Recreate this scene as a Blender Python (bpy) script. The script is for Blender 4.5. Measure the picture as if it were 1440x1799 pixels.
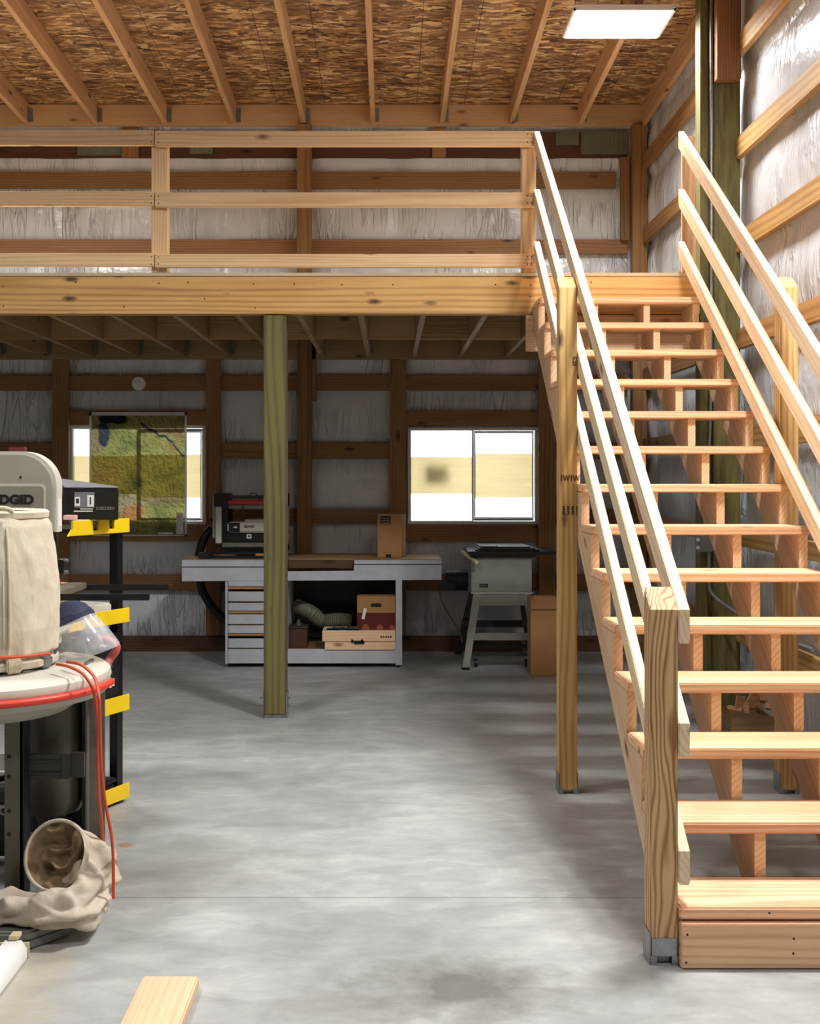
import bpy, bmesh, math, random
from mathutils import Vector, Matrix, noise
random.seed(7)
sc = bpy.context.scene
for o in list(bpy.data.objects): bpy.data.objects.remove(o)

# ---------------------------------------------------------------- camera
F = 2030.0; CX, CY, H = 683.0, 834.0, 1.55
cam = bpy.data.cameras.new('camera'); camo = bpy.data.objects.new('camera', cam)
sc.collection.objects.link(camo); sc.camera = camo
camo.location = (0, 0, H); camo.rotation_euler = (math.pi/2, 0, 0)
cam.sensor_fit = 'HORIZONTAL'; cam.sensor_width = 36; cam.lens = 36*F/1440
cam.shift_x = (720-CX)/1440; cam.shift_y = -(899.5-CY)/1440
cam.clip_start = .05; cam.clip_end = 60
# ---------------------------------------------------------------- world, lights, exposure
w = bpy.data.worlds.new('world'); sc.world = w; w.use_nodes = True
w.node_tree.nodes['Background'].inputs[0].default_value = (.8, .9, 1, 1)
w.node_tree.nodes['Background'].inputs[1].default_value = .05
vs = sc.view_settings; vs.view_transform = 'Standard'; vs.look = 'None'; vs.gamma = 1; vs.use_curve_mapping = False
vs.exposure = 0.0
LAMPS = [(1.52, 7.69, 4.55, 76), (1.5, 4.3, 4.66, 188), (1.45, .9, 4.78, 66),
         (-3.05, 7.69, 4.55, 84), (-2.4, 4.3, 4.66, 74), (-2.4, .9, 4.78, 28)]   # x, y, z, watts
LAMP_COL = (.99, .99, .99)
WINDOW_W = 30

def area(name, loc, rot, sx, sy, p, col, spread=math.pi):
    l = bpy.data.lights.new(name, 'AREA'); l.shape = 'RECTANGLE'; l.size = sx; l.size_y = sy
    l.energy = p; l.color = col; l.spread = spread
    o = bpy.data.objects.new(name, l); sc.collection.objects.link(o); o.location = loc; o.rotation_euler = rot
    return o
for i, (x, y, z, p) in enumerate(LAMPS):
    area('lamp_light', (x, y, z-.012), (0, 0, 0), .60, .44, p, LAMP_COL, math.radians(154))
for (x, z) in ((-2.21, 1.55), (.74, 1.55)):
    area('daylight', (x, 10.75, z), (-math.pi/2, 0, 0), 1.5, 1.2, WINDOW_W, (.93, .97, 1))

# ---------------------------------------------------------------- helpers
C = sc.collection
def P(px, py, Y): return ((px-CX)*Y/F, Y, H-(py-CY)*Y/F)
def X_(px, Y): return (px-CX)*Y/F
def Z_(py, Y): return H-(py-CY)*Y/F
def wloc(o):
    v = Vector((0, 0, 0))
    while o: v += o.location; o = o.parent
    return v
def finish(o, sharp=38):
    me = o.data
    for p in me.polygons: p.use_smooth = True
    try: me.set_sharp_from_angle(angle=math.radians(sharp))
    except Exception: pass
def obj(name, bm, mat, parent=None, sharp=38, **kw):
    """bm holds world coordinates; the object's origin goes to its parent's origin"""
    off = wloc(parent) if parent else None
    bmesh.ops.recalc_face_normals(bm, faces=bm.faces)
    if off is not None and off.length > 0: bmesh.ops.translate(bm, verts=bm.verts, vec=-off)
    me = bpy.data.meshes.new(name); bm.to_mesh(me); bm.free()
    mats = mat if isinstance(mat, (list, tuple)) else [mat]
    for m in mats: me.materials.append(m)
    o = bpy.data.objects.new(name, me); C.objects.link(o); o.parent = parent
    finish(o, sharp)
    for k, v in kw.items(): o[k] = v
    return o
def tag(o, label=None, cat=None, group=None, kind=None):
    if label: o['label'] = label
    if cat: o['category'] = cat
    if group: o['group'] = group
    if kind: o['kind'] = kind
    return o
def thing(name, label, cat, loc, group=None):
    o = bpy.data.objects.new(name, None); C.objects.link(o); o.location = loc; o.empty_display_size = .1
    return tag(o, label, cat, group)
def dress(o, label, cat, group=None):
    """moves a one-mesh thing's origin to the middle of its base"""
    me = o.data; vs_ = [v.co for v in me.vertices]
    c = Vector(((min(v.x for v in vs_)+max(v.x for v in vs_))/2, (min(v.y for v in vs_)+max(v.y for v in vs_))/2, min(v.z for v in vs_)))
    me.transform(Matrix.Translation(-c)); o.location = c
    return tag(o, label, cat, group)
def box(bm, x0, x1, y0, y1, z0, z1, bev=0, M=None, seg=2):
    vs_ = [bm.verts.new(v) for v in ((x0,y0,z0),(x1,y0,z0),(x1,y1,z0),(x0,y1,z0),(x0,y0,z1),(x1,y0,z1),(x1,y1,z1),(x0,y1,z1))]
    fs = [bm.faces.new([vs_[i] for i in q]) for q in ((3,2,1,0),(4,5,6,7),(0,1,5,4),(1,2,6,5),(2,3,7,6),(3,0,4,7))]
    if M is not None:
        for v in vs_: v.co = M @ v.co
    if bev:
        es = list({e for f in fs for e in f.edges})
        bmesh.ops.bevel(bm, geom=es, offset=bev, segments=seg, affect='EDGES', clamp_overlap=True)
    return bm
def nb(): return bmesh.new()
def prism(bm, pts, a, d0, d1, bev=0):
    """extrude 2D outline; a='x': pts are (y,z); 'y': (x,z); 'z': (x,y)"""
    def co(p, d): return (d, p[0], p[1]) if a == 'x' else ((p[0], d, p[1]) if a == 'y' else (p[0], p[1], d))
    A = [bm.verts.new(co(p, d0)) for p in pts]; B = [bm.verts.new(co(p, d1)) for p in pts]
    fs = [bm.faces.new(A), bm.faces.new(B[::-1])]
    n = len(pts)
    for i in range(n): fs.append(bm.faces.new((A[i], B[i], B[(i+1) % n], A[(i+1) % n])))
    if bev:
        es = list(fs[0].edges)+list(fs[1].edges)
        bmesh.ops.bevel(bm, geom=es, offset=bev, segments=2, affect='EDGES', clamp_overlap=True)
    return bm
def rrect(x0, x1, z0, z1, r, n=8, corners=(1, 1, 1, 1)):
    pts = []
    for (cx, cz, a0, on) in ((x0+r, z0+r, 180, corners[0]), (x1-r, z0+r, 270, corners[1]), (x1-r, z1-r, 0, corners[2]), (x0+r, z1-r, 90, corners[3])):
        if on:
            for i in range(n+1):
                a = math.radians(a0+90*i/n); pts.append((cx+r*math.cos(a), cz+r*math.sin(a)))
        else:
            sx = -1 if a0 in (180, 90) else 1; sz = -1 if a0 in (180, 270) else 1
            pts.append((cx+sx*r, cz+sz*r))
    return pts
def catmull(pts, n=8):
    pts = [Vector(p) for p in pts]; out = []
    q = [2*pts[0]-pts[1]]+pts+[2*pts[-1]-pts[-2]]
    for i in range(1, len(q)-2):
        for k in range(n):
            t = k/n; a, b, c, d = q[i-1], q[i], q[i+1], q[i+2]
            out.append(.5*((2*b)+(c-a)*t+(2*a-5*b+4*c-d)*t*t+(3*b-a-3*c+d)*t**3))
    out.append(pts[-1]); return out
def tube(bm, pts, r, seg=10, smooth=8, cap=True):
    if smooth: 
        n0 = len(pts); path = catmull(pts, smooth)
    else: path = [Vector(p) for p in pts]; n0 = len(pts)
    def rad(i):
        if not isinstance(r, (list, tuple)): return r
        t = i/(len(path)-1)*(len(r)-1); k = min(int(t), len(r)-2); return r[k]+(r[k+1]-r[k])*(t-k)
    rings = []; up = None
    for i, p in enumerate(path):
        d = (path[min(i+1, len(path)-1)]-path[max(i-1, 0)]).normalized()
        if up is None:
            up = d.orthogonal().normalized()
        up = (up-d*up.dot(d)).normalized(); s = d.cross(up)
        rings.append([bm.verts.new(p+(up*math.cos(a)+s*math.sin(a))*rad(i)) for a in [2*math.pi*k/seg for k in range(seg)]])
    for a, b in zip(rings, rings[1:]):
        for k in range(seg): bm.faces.new((a[k], a[(k+1) % seg], b[(k+1) % seg], b[k]))
    if cap: bm.faces.new(rings[0][::-1]); bm.faces.new(rings[-1])
    return bm
def cyl(bm, p0, p1, r, seg=20, r1=None): return tube(bm, [p0, p1], [r, r1 if r1 is not None else r], seg, 0)
def lathe(bm, prof, c, seg=48, a0=0, a1=360, cap=False, sx=1, sy=1):
    full = abs(a1-a0) >= 360; n = seg if full else seg+1; rings = []
    for (r, z) in prof:
        rings.append([bm.verts.new((c[0]+sx*r*math.cos(math.radians(a0+(a1-a0)*k/seg)), c[1]+sy*r*math.sin(math.radians(a0+(a1-a0)*k/seg)), c[2]+z)) for k in range(n)])
    for a, b in zip(rings, rings[1:]):
        for k in range(seg):
            k2 = (k+1) % n; bm.faces.new((a[k], a[k2], b[k2], b[k]))
    if cap: bm.faces.new(rings[0][::-1]); bm.faces.new(rings[-1])
    return bm
def rot_z(ang, o): return Matrix.Translation(o) @ Matrix.Rotation(ang, 4, 'Z') @ Matrix.Translation(-Vector(o))

# ---------------------------------------------------------------- materials
def srgb(r, g, b):
    f = lambda c: ((c/255+.055)/1.055)**2.4 if c > 10 else c/255/12.92
    return (f(r), f(g), f(b), 1)
class N:
    def __init__(s, name, rough=.6, metal=0):
        s.m = bpy.data.materials.new(name); s.m.use_nodes = True; s.t = s.m.node_tree; s.b = s.t.nodes['Principled BSDF']
        s.b.inputs['Roughness'].default_value = rough; s.b.inputs['Metallic'].default_value = metal
    def n(s, ty, **kw):
        x = s.t.nodes.new(ty)
        for k, v in kw.items(): setattr(x, k, v)
        return x
    def l(s, a, b): s.t.links.new(a, b)
    def set(s, node, **kw):
        for k, v in kw.items(): node.inputs[k.replace('_', ' ')].default_value = v
    def math(s, op, a, b=None, c=None, clamp=False):
        x = s.n('ShaderNodeMath', operation=op, use_clamp=clamp)
        for i, v in enumerate((a, b, c)):
            if v is None: continue
            if hasattr(v, 'links') or hasattr(v, 'is_linked'): s.l(v, x.inputs[i])
            else: x.inputs[i].default_value = v
        return x.outputs[0]
    def mapping(s, vec, scale=(1,1,1), loc=(0,0,0), rot=(0,0,0)):
        x = s.n('ShaderNodeMapping'); s.l(vec, x.inputs[0]); x.inputs['Scale'].default_value = scale; x.inputs['Location'].default_value = loc; x.inputs['Rotation'].default_value = rot
        return x.outputs[0]
    def noise(s, vec, scale, detail=3, rough=.5, dist=0):
        x = s.n('ShaderNodeTexNoise'); s.l(vec, x.inputs['Vector']); s.set(x, Scale=scale, Detail=detail, Roughness=rough, Distortion=dist); return x.outputs['Fac']
    def ramp(s, fac, stops, interp='LINEAR'):
        x = s.n('ShaderNodeValToRGB'); cr = x.color_ramp; cr.interpolation = interp
        while len(cr.elements) < len(stops): cr.elements.new(.5)
        for e, (p, c) in zip(cr.elements, stops): e.position = p; e.color = c if len(c) == 4 else (*c, 1)
        s.l(fac, x.inputs[0]); return x.outputs[0]
    def mix(s, f, a, b, mode='MIX'):
        x = s.n('ShaderNodeMix', data_type='RGBA', blend_type=mode)
        for i, v in ((0, f), (6, a), (7, b)):
            if hasattr(v, 'is_linked'): s.l(v, x.inputs[i])
            else: x.inputs[i].default_value = v
        return x.outputs[2]
    def bump(s, h, strength=.3, dist=.01):
        x = s.n('ShaderNodeBump'); x.inputs['Strength'].default_value = strength; x.inputs['Distance'].default_value = dist; s.l(h, x.inputs['Height']); s.l(x.outputs[0], s.b.inputs['Normal'])
    def coord(s): return s.n('ShaderNodeTexCoord').outputs['Object']
    def col(s, c):
        if hasattr(c, 'is_linked'): s.l(c, s.b.inputs['Base Color'])
        else: s.b.inputs['Base Color'].default_value = c
        return s.m
def plain(name, c, rough=.5, metal=0, var=.12, sc_=6, bump=0):
    s = N(name, rough, metal); v = s.coord(); f = s.noise(v, sc_, 4, .6)
    d = tuple(x*(1-var) for x in c[:3])+(1,); e = tuple(min(1, x*(1+var)) for x in c[:3])+(1,)
    s.col(s.ramp(f, [(.3, d), (.7, e)]))
    if bump: s.bump(s.noise(v, 120, 3), bump, .002)
    return s.m
def wood(name, light, dark, ring=26, contrast=1.0, dist=11, knots=True, rough=.62, along=.1, var=.2, knotcol=None):
    s = N(name, rough); co = s.coord(); oi = s.n('ShaderNodeObjectInfo').outputs['Random']
    cmb = s.n('ShaderNodeCombineXYZ'); s.l(s.math('MULTIPLY', oi, 41.3), cmb.inputs[0])
    s.l(s.math('MULTIPLY_ADD', s.math('FRACT', s.math('MULTIPLY', oi, 17.7)), .16, .03), cmb.inputs[1])
    s.l(s.math('MULTIPLY_ADD', s.math('FRACT', s.math('MULTIPLY', oi, 93.1)), -.16, -.03), cmb.inputs[2])
    add = s.n('ShaderNodeVectorMath', operation='ADD'); s.l(co, add.inputs[0]); s.l(cmb.outputs[0], add.inputs[1]); v = add.outputs[0]
    wv = s.n('ShaderNodeTexWave', wave_type='RINGS', rings_direction='X', wave_profile='SIN')
    s.l(s.mapping(v, (along, 1, 1)), wv.inputs['Vector']); s.set(wv, Scale=ring, Distortion=dist, Detail=2.0)
    wv.inputs['Detail Scale'].default_value = .38
    fib = s.noise(s.mapping(v, (5, 150, 150)), 1, 3, .6)
    big = s.noise(s.mapping(v, (1.2, 8, 8)), 1, 3, .55)
    f = s.math('POWER', wv.outputs['Fac'], 1.9)
    f = s.math('MULTIPLY', f, .62*contrast)
    f = s.math('MULTIPLY_ADD', s.math('SUBTRACT', fib, .5), .55, f)
    f = s.math('MULTIPLY_ADD', s.math('SUBTRACT', big, .45), 1.1, f, clamp=True)
    c = s.mix(f, light, dark)
    # knots: sparse elongated spots
    if knots:
        vo = s.n('ShaderNodeTexVoronoi', feature='F1'); s.l(s.mapping(v, (3.2, 8.5, 8.5)), vo.inputs['Vector']); vo.inputs['Scale'].default_value = 1
        dd = s.math('MULTIPLY_ADD', s.math('SUBTRACT', s.noise(v, 60, 2), .5), .08, vo.outputs['Distance'])
        sep = s.n('ShaderNodeSeparateColor'); s.l(vo.outputs['Color'], sep.inputs[0])
        gate = s.math('GREATER_THAN', sep.outputs[0], .62)
        k1 = s.math('MULTIPLY', s.math('SUBTRACT', 1, s.math('MULTIPLY', dd, 5.2), clamp=True), gate)
        k1 = s.math('MULTIPLY', s.math('POWER', k1, .8), 1.35, clamp=True)
        kc = knotcol or tuple(x*.28 for x in dark[:3])+(1,)
        c = s.mix(k1, c, kc)
    # board to board variation
    hsv = s.n('ShaderNodeHueSaturation'); s.l(c, hsv.inputs['Color'])
    s.l(s.math('MULTIPLY_ADD', s.math('FRACT', s.math('MULTIPLY', oi, 7.31)), var*1.3, 1-var*.65), hsv.inputs['Value'])
    s.l(s.math('MULTIPLY_ADD', s.math('FRACT', s.math('MULTIPLY', oi, 29.7)), .012, .497), hsv.inputs['Hue'])
    s.col(hsv.outputs[0]); s.bump(fib, .12, .002); return s.m
W_RAIL = wood('fir_rail', srgb(234,212,178), srgb(200,156,112), 18, .6)
W_GUARD = wood('fir_guard', srgb(228,192,148), srgb(188,140,94), 18, .7)
W_TREAD = wood('fir_tread', srgb(230,186,148), srgb(190,128,86), 16, .75)
W_STRING = wood('fir_stringer', srgb(222,188,150), srgb(188,142,104), 18, .7)
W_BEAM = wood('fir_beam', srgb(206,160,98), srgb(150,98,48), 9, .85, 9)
W_NEWEL = wood('fir_newel', srgb(216,176,128), srgb(146,96,52), 20, 1.4, 24, knots=False, along=.22)
W_POST = wood('fir_post', srgb(206,170,110), srgb(150,104,56), 16, .9)
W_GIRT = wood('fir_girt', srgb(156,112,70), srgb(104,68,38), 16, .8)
W_RAFT = wood('fir_rafter', srgb(206,164,124), srgb(168,122,84), 20, .7)
W_DARK = wood('fir_dark', srgb(92,58,34), srgb(60,34,20), 18, .7)
W_JOIST = wood('fir_joist', srgb(178,146,102), srgb(124,90,52), 22, .7)
W_GREEN = wood('treated_green', srgb(112,104,58), srgb(66,60,30), 8, .9, 22)
W_OLD = wood('old_wood', srgb(150,118,82), srgb(96,70,44), 18, .7)
W_DECK = wood('deck_ply', srgb(196,178,150), srgb(168,146,116), 14, .5)
W_PINE = wood('pine_board', srgb(242,206,166), srgb(212,160,116), 12, .5, 22, knotcol=srgb(150,80,40))
GREEN_IN = None
def incised():
    s = N('incised_green', .7); v = s.coord()
    c = s.ramp(s.noise(s.mapping(v, (3, 26, 26)), 1, 4, .6), [(.3, srgb(72,66,32)), (.7, srgb(124,116,64))])
    br = s.n('ShaderNodeTexBrick'); s.l(s.mapping(v, (1, 1, 1), rot=(0, 0, 0)), br.inputs['Vector'])
    vo = s.n('ShaderNodeTexVoronoi'); s.l(s.mapping(v, (26, 75, 75)), vo.inputs['Vector']); vo.inputs['Scale'].default_value = 1; vo.inputs['Randomness'].default_value = .25
    k = s.math('LESS_THAN', vo.outputs['Distance'], .2)
    s.col(s.mix(s.math('MULTIPLY', k, .55), c, srgb(58,52,20))); s.t.nodes.remove(br)
    return s.m
GREEN_IN = incised()
def osb():
    s = N('osb_panel', .55); v = s.coord()
    wob = s.n('ShaderNodeTexNoise'); s.l(v, wob.inputs['Vector']); s.set(wob, Scale=5.0, Detail=2.0)
    vm = s.n('ShaderNodeVectorMath', operation='MULTIPLY_ADD'); s.l(wob.outputs['Color'], vm.inputs[0]); vm.inputs[1].default_value = (.12, .12, .12); s.l(v, vm.inputs[2])
    layers = []
    for (sx, sy, rz, lo) in ((7, 22, .08, 0), (6, 20, -.4, 3.1), (9, 26, .5, 7.7)):
        vo = s.n('ShaderNodeTexVoronoi', feature='F1'); s.l(s.mapping(vm.outputs[0], (sx, sy, 1), (lo, lo, 0), (0, 0, rz)), vo.inputs['Vector']); vo.inputs['Scale'].default_value = 1
        sp = s.n('ShaderNodeSeparateColor'); s.l(vo.outputs['Color'], sp.inputs[0]); layers.append((sp.outputs[0], vo.outputs['Distance']))
    m1 = s.math('GREATER_THAN', s.noise(s.mapping(v, (10, 25, 1)), 1, 2), .52)
    a = s.math('MULTIPLY_ADD', m1, s.math('SUBTRACT', layers[1][0], layers[0][0]), layers[0][0])
    m2 = s.math('GREATER_THAN', layers[2][0], .72)
    a = s.math('MULTIPLY_ADD', m2, s.math('SUBTRACT', layers[2][1], a), a)
    fine = s.noise(s.mapping(v, (30, 260, 1)), 1, 2)
    a = s.math('MULTIPLY_ADD', s.math('SUBTRACT', fine, .5), .5, a, clamp=True)
    c = s.ramp(a, [(0, srgb(80,54,34)), (.25, srgb(126,90,60)), (.55, srgb(156,118,80)), (.8, srgb(192,152,108)), (1, srgb(226,194,150))])
    x = s.n('ShaderNodeSeparateXYZ'); s.l(v, x.inputs[0])
    def line(o, per, off, wd):
        fr = s.math('FRACT', s.math('DIVIDE', s.math('ADD', o, off), per)); return s.math('LESS_THAN', s.math('ABSOLUTE', s.math('SUBTRACT', fr, .5)), wd/per/2)
    # chalk lines and panel seams
    L = s.math('MAXIMUM', line(x.outputs[0], 1.22, .61-.243+20*1.22, .006), line(x.outputs[0], 1.22, .61-.66+20*1.22, .006))
    L = s.math('MAXIMUM', L, line(x.outputs[1], 1.22, .61-8.38+20*1.22, .008))
    s.col(s.mix(s.math('MULTIPLY', L, .7), c, srgb(60,32,14))); s.bump(a, .25, .003); return s.m
OSB = osb()
def plastic():
    s = N('insulation_plastic', .24); v = s.coord()
    c = s.ramp(s.noise(v, 2.2, 4, .55), [(.3, srgb(208,211,216)), (.7, srgb(230,233,238))])
    s.col(c); s.b.inputs['Coat Weight'].default_value = .25; s.b.inputs['Coat Roughness'].default_value = .12
    wv = s.n('ShaderNodeTexNoise'); s.l(s.mapping(v, (15, 15, 2.0), rot=(.3, .42, .3)), wv.inputs['Vector']); s.set(wv, Scale=1, Detail=3, Distortion=.6)
    rid = s.math('ABSOLUTE', s.math('SUBTRACT', wv.outputs['Fac'], .5))
    rid = s.math('SUBTRACT', 1, s.math('MULTIPLY', rid, 14), clamp=True)
    msk = s.math('SUBTRACT', s.math('MULTIPLY', s.noise(s.mapping(v, (2.2, 2.2, 2.8)), 1, 2), 4), 1.75, clamp=True)
    h = s.math('ADD', s.math('MULTIPLY', rid, msk), s.math('MULTIPLY', s.noise(v, 7, 3), .8))
    s.bump(h, .75, .026); return s.m
PLAST = plastic()
def concrete():
    s = N('concrete_floor', .5); v = s.coord()
    a = s.noise(s.mapping(v, (1.1, 1.5, 1)), 1, 7, .62, .7); b = s.noise(s.mapping(v, (4, 7.5, 1)), 1, 6, .68, .5)
    f = s.math('MULTIPLY_ADD', b, .5, s.math('MULTIPLY', a, .6))
    c = s.ramp(f, [(.34, srgb(136,137,134)), (.5, srgb(154,156,154)), (.58, srgb(166,168,166)), (.72, srgb(190,192,189))])
    fine = s.noise(v, 90, 3, .7); c = s.mix(s.math('MULTIPLY', fine, .18), c, srgb(110,108,104))
    x = s.n('ShaderNodeSeparateXYZ'); s.l(v, x.inputs[0]); X, Y = x.outputs[0], x.outputs[1]
    def blob(cx, cy, rx, ry, amt, col, c, soft=.8, ns=5):
        d = s.math('SQRT', s.math('ADD', s.math('POWER', s.math('DIVIDE', s.math('SUBTRACT', X, cx), rx), 2), s.math('POWER', s.math('DIVIDE', s.math('SUBTRACT', Y, cy), ry), 2)))
        d = s.math('MULTIPLY_ADD', s.math('SUBTRACT', s.noise(v, ns, 4, .65), .5), 1.8, d)
        return s.mix(s.math('MULTIPLY', s.math('DIVIDE', s.math('SUBTRACT', 1, d), soft, clamp=True), amt), c, col)
    c = blob(.24, 3.48, .34, .26, .75, srgb(92,88,80), c)
    c = blob(-.1, 3.35, .3, .12, .3, srgb(120,112,98), c)
    c = blob(-1.105, 4.83, .05, .05, .75, srgb(150,108,58), c, .6, 14)
    c = blob(-1.1, 3.45, .16, .5, .45, srgb(176,160,124), c)
    c = blob(-.75, 4.6, .5, .5, .3, srgb(128,126,118), c)
    j = s.math('LESS_THAN', s.math('ABSOLUTE', s.math('SUBTRACT', Y, 4.235)), .0035)
    j = s.math('MAXIMUM', j, s.math('LESS_THAN', s.math('ABSOLUTE', s.math('SUBTRACT', Y, 7.31)), .004))
    c = s.mix(s.math('MULTIPLY', j, .55), c, srgb(70,70,68))
    sc2 = s.noise(s.mapping(v, (1.2, 60, 1), rot=(0, 0, .9)), 1, 2, .5); k = s.math('MULTIPLY', s.math('SUBTRACT', sc2, .66, clamp=True), 1.3)
    c = s.mix(k, c, srgb(90,90,88))
    s.col(c); s.l(s.math('MULTIPLY_ADD', a, .35, .3), s.b.inputs['Roughness']); s.bump(fine, .08, .002); return s.m
CONC = concrete()
def canvas(name, a, b):
    s = N(name, .9); v = s.coord()
    s.col(s.ramp(s.noise(v, 9, 4, .6), [(.3, a), (.7, b)]))
    f = s.noise(v, 420, 2); big = s.noise(s.mapping(v, (1, 1, .45)), 9, 3, .55, .8)
    s.bump(s.math('MULTIPLY_ADD', f, .04, big), .55, .02); return s.m
CANVAS = canvas('canvas', srgb(196,184,160), srgb(222,212,190))
CANVAS2 = canvas('canvas_worn', srgb(178,164,144), srgb(214,202,184))
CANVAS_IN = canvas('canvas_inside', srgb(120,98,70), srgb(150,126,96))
GREY = plain('cast_grey', srgb(168,166,152), .45, var=.06)
GREYL = plain('rim_grey', srgb(206,204,190), .4, var=.04)
GREYB = plain('base_grey', srgb(120,120,118), .5, var=.1)
GREYD = plain('dark_grey', srgb(58,56,48), .5, var=.1)
BLACK = plain('black_plastic', srgb(20,20,18), .45)
BLACKM = plain('black_metal', srgb(16,16,16), .35, var=.1)
STEELP = plain('brushed_panel', srgb(132,128,120), .35, .5, var=.2, sc_=12)
YEL = plain('yellow_plastic', srgb(244,206,20), .45, var=.04)
RED = plain('red_rubber', srgb(214,56,40), .4, var=.05)
ORANGE = plain('orange_cord', srgb(196,74,40), .45, var=.05)
PINKRED = plain('faded_red', srgb(190,92,92), .5)
WHITE = plain('white_enamel', srgb(240,240,238), .35, var=.02)
PAINT = plain('white_bench_paint', srgb(190,194,202), .6, var=.12, sc_=5)
CARD = plain('cardboard', srgb(172,128,80), .8, var=.06)
CARDM = plain('cardboard_maroon', srgb(96,30,26), .8, var=.1)
INK = plain('dark_ink', srgb(20,16,14), .7)
INKBR = plain('stamp_ink', srgb(48,30,20), .8)
LABEL = plain('label_white', srgb(235,235,232), .5, var=.02)
LABELG = plain('label_grey', srgb(120,122,126), .5)
TEXTG = plain('letter_grey', srgb(120,120,112), .5)
GALV = plain('galvanised', srgb(150,154,156), .35, .75, var=.18, sc_=30)
GREYBOX = plain('grey_paint', srgb(126,130,134), .4, .1)
SAWBODY = plain('saw_cabinet', srgb(146,148,140), .45)
IRON = plain('cast_iron', srgb(128,120,104), .4, .4, var=.2, sc_=14)
BLUE = plain('blue_crown', srgb(74,82,112), .45)
TEAL = plain('teal_cloth', srgb(40,84,88), .8)
PINK = plain('pink_card', srgb(238,190,190), .6, var=.05)
VINYL = plain('white_vinyl', srgb(226,226,220), .4, var=.03)
ENDGR = plain('end_grain', srgb(214,202,164), .7)
CORR = plain('corrugated', srgb(168,170,148), .45, .1)
TANW = wood('kindling', srgb(206,158,120), srgb(170,110,76), 22, .6, knots=False)
def glass_mat():
    s = N('clear_visor', .12); s.col((.9, .92, .95, 1)); s.b.inputs['Transmission Weight'].default_value = .0; s.b.inputs['Alpha'].default_value = .34; s.b.inputs['Specular IOR Level'].default_value = .8
    f = s.noise(s.coord(), 16, 4, .6); s.l(s.math('MULTIPLY_ADD', f, .45, .12), s.b.inputs['Alpha']); return s.m
VISOR = glass_mat()
def glow(name, c, st):
    s = N(name, .4); s.b.inputs['Emission Color'].default_value = c; s.b.inputs['Emission Strength'].default_value = st; s.col((.8, .8, .8, 1)); return s.m
LED = glow('led_diffuser', (1, .99, .97, 1), 6)
def paper(name, c, tr):
    s = N(name, .8); t = s.n('ShaderNodeBsdfTranslucent'); d = s.n('ShaderNodeBsdfDiffuse'); v = s.coord()
    cc = s.ramp(s.noise(s.mapping(v, (3, 3, 60)), 1, 3), [(.3, tuple(x*.95 for x in c[:3])+(1,)), (.7, c)])
    s.l(cc, t.inputs[0]); s.l(cc, d.inputs[0])
    mx = s.n('ShaderNodeMixShader'); mx.inputs[0].default_value = tr; s.l(d.outputs[0], mx.inputs[1]); s.l(t.outputs[0], mx.inputs[2])
    s.l(mx.outputs[0], s.t.nodes['Material Output'].inputs[0]); return s.m
PAPERW = paper('white_paper', (.95, .97, 1, 1), .8)
PAPERT = paper('tan_paper', (.93, .83, .60, 1), .72)
PAPERP = paper('shade_card', (.8, .8, .7, 1), .5)  # for the card added behind the window paper to dim it

# ---------------------------------------------------------------- lumber
def lum(name, parent, x0, x1, y0, y1, z0, z1, mat, axis, bev=.003, **kw):
    dx, dy, dz = x1-x0, y1-y0, z1-z0
    L, w_, h = {'x': (dx, dy, dz), 'y': (dy, dx, dz), 'z': (dz, dy, dx)}[axis]
    bm = box(nb(), -L/2, L/2, -w_/2, w_/2, -h/2, h/2, bev)
    me = bpy.data.meshes.new(name); bm.to_mesh(me); bm.free(); me.materials.append(mat)
    o = bpy.data.objects.new(name, me); C.objects.link(o); o.parent = parent
    c = Vector(((x0+x1)/2, (y0+y1)/2, (z0+z1)/2)); o.location = c-(wloc(parent) if parent else Vector())
    if axis == 'y': o.rotation_euler = (0, 0, math.pi/2)
    if axis == 'z': o.rotation_euler = (0, -math.pi/2, 0)
    finish(o)
    for k, v in kw.items(): o[k] = v
    return o
def slope(name, parent, x0, x1, pts, a, mat, skew=0, bev=.003):
    """flat-sided piece in the YZ plane whose grain runs at slope angle a"""
    c, s = math.cos(a), math.sin(a); y0, z0 = pts[0]
    bm = nb(); prism(bm, pts, 'x', x0, x1, bev)
    if skew:
        for v in bm.verts: v.co.x += skew*(v.co.y-5.61)
    M = Matrix(((0, -1, 0, (x0+x1)/2), (c, 0, -s, y0), (s, 0, c, z0), (0, 0, 0, 1)))
    bmesh.ops.recalc_face_normals(bm, faces=bm.faces)
    bm.transform(M.inverted())
    me = bpy.data.meshes.new(name); bm.to_mesh(me); bm.free(); me.materials.append(mat)
    o = bpy.data.objects.new(name, me); C.objects.link(o); o.parent = parent
    M2 = Matrix.Translation(-(wloc(parent) if parent else Vector())) @ M
    o.matrix_local = M2; finish(o); return o
def text(name, st, size, loc, mat, parent, rot=(math.pi/2, 0, 0), ext=.0008, bold=0, align='CENTER', sx=1):
    cu = bpy.data.curves.new(name, 'FONT'); cu.body = st; cu.size = size; cu.extrude = ext; cu.offset = bold; cu.align_x = align; cu.align_y = 'CENTER'
    t = bpy.data.objects.new(name, cu); C.objects.link(t); bpy.context.view_layer.update()
    me = bpy.data.meshes.new_from_object(t.evaluated_get(bpy.context.evaluated_depsgraph_get()))
    bpy.data.objects.remove(t); me.materials.clear(); me.materials.append(mat)
    o = bpy.data.objects.new(name, me); C.objects.link(o); o.parent = parent
    o.location = Vector(loc)-(wloc(parent) if parent else Vector()); o.rotation_euler = rot; o.scale = (sx, 1, 1); return o

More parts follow.
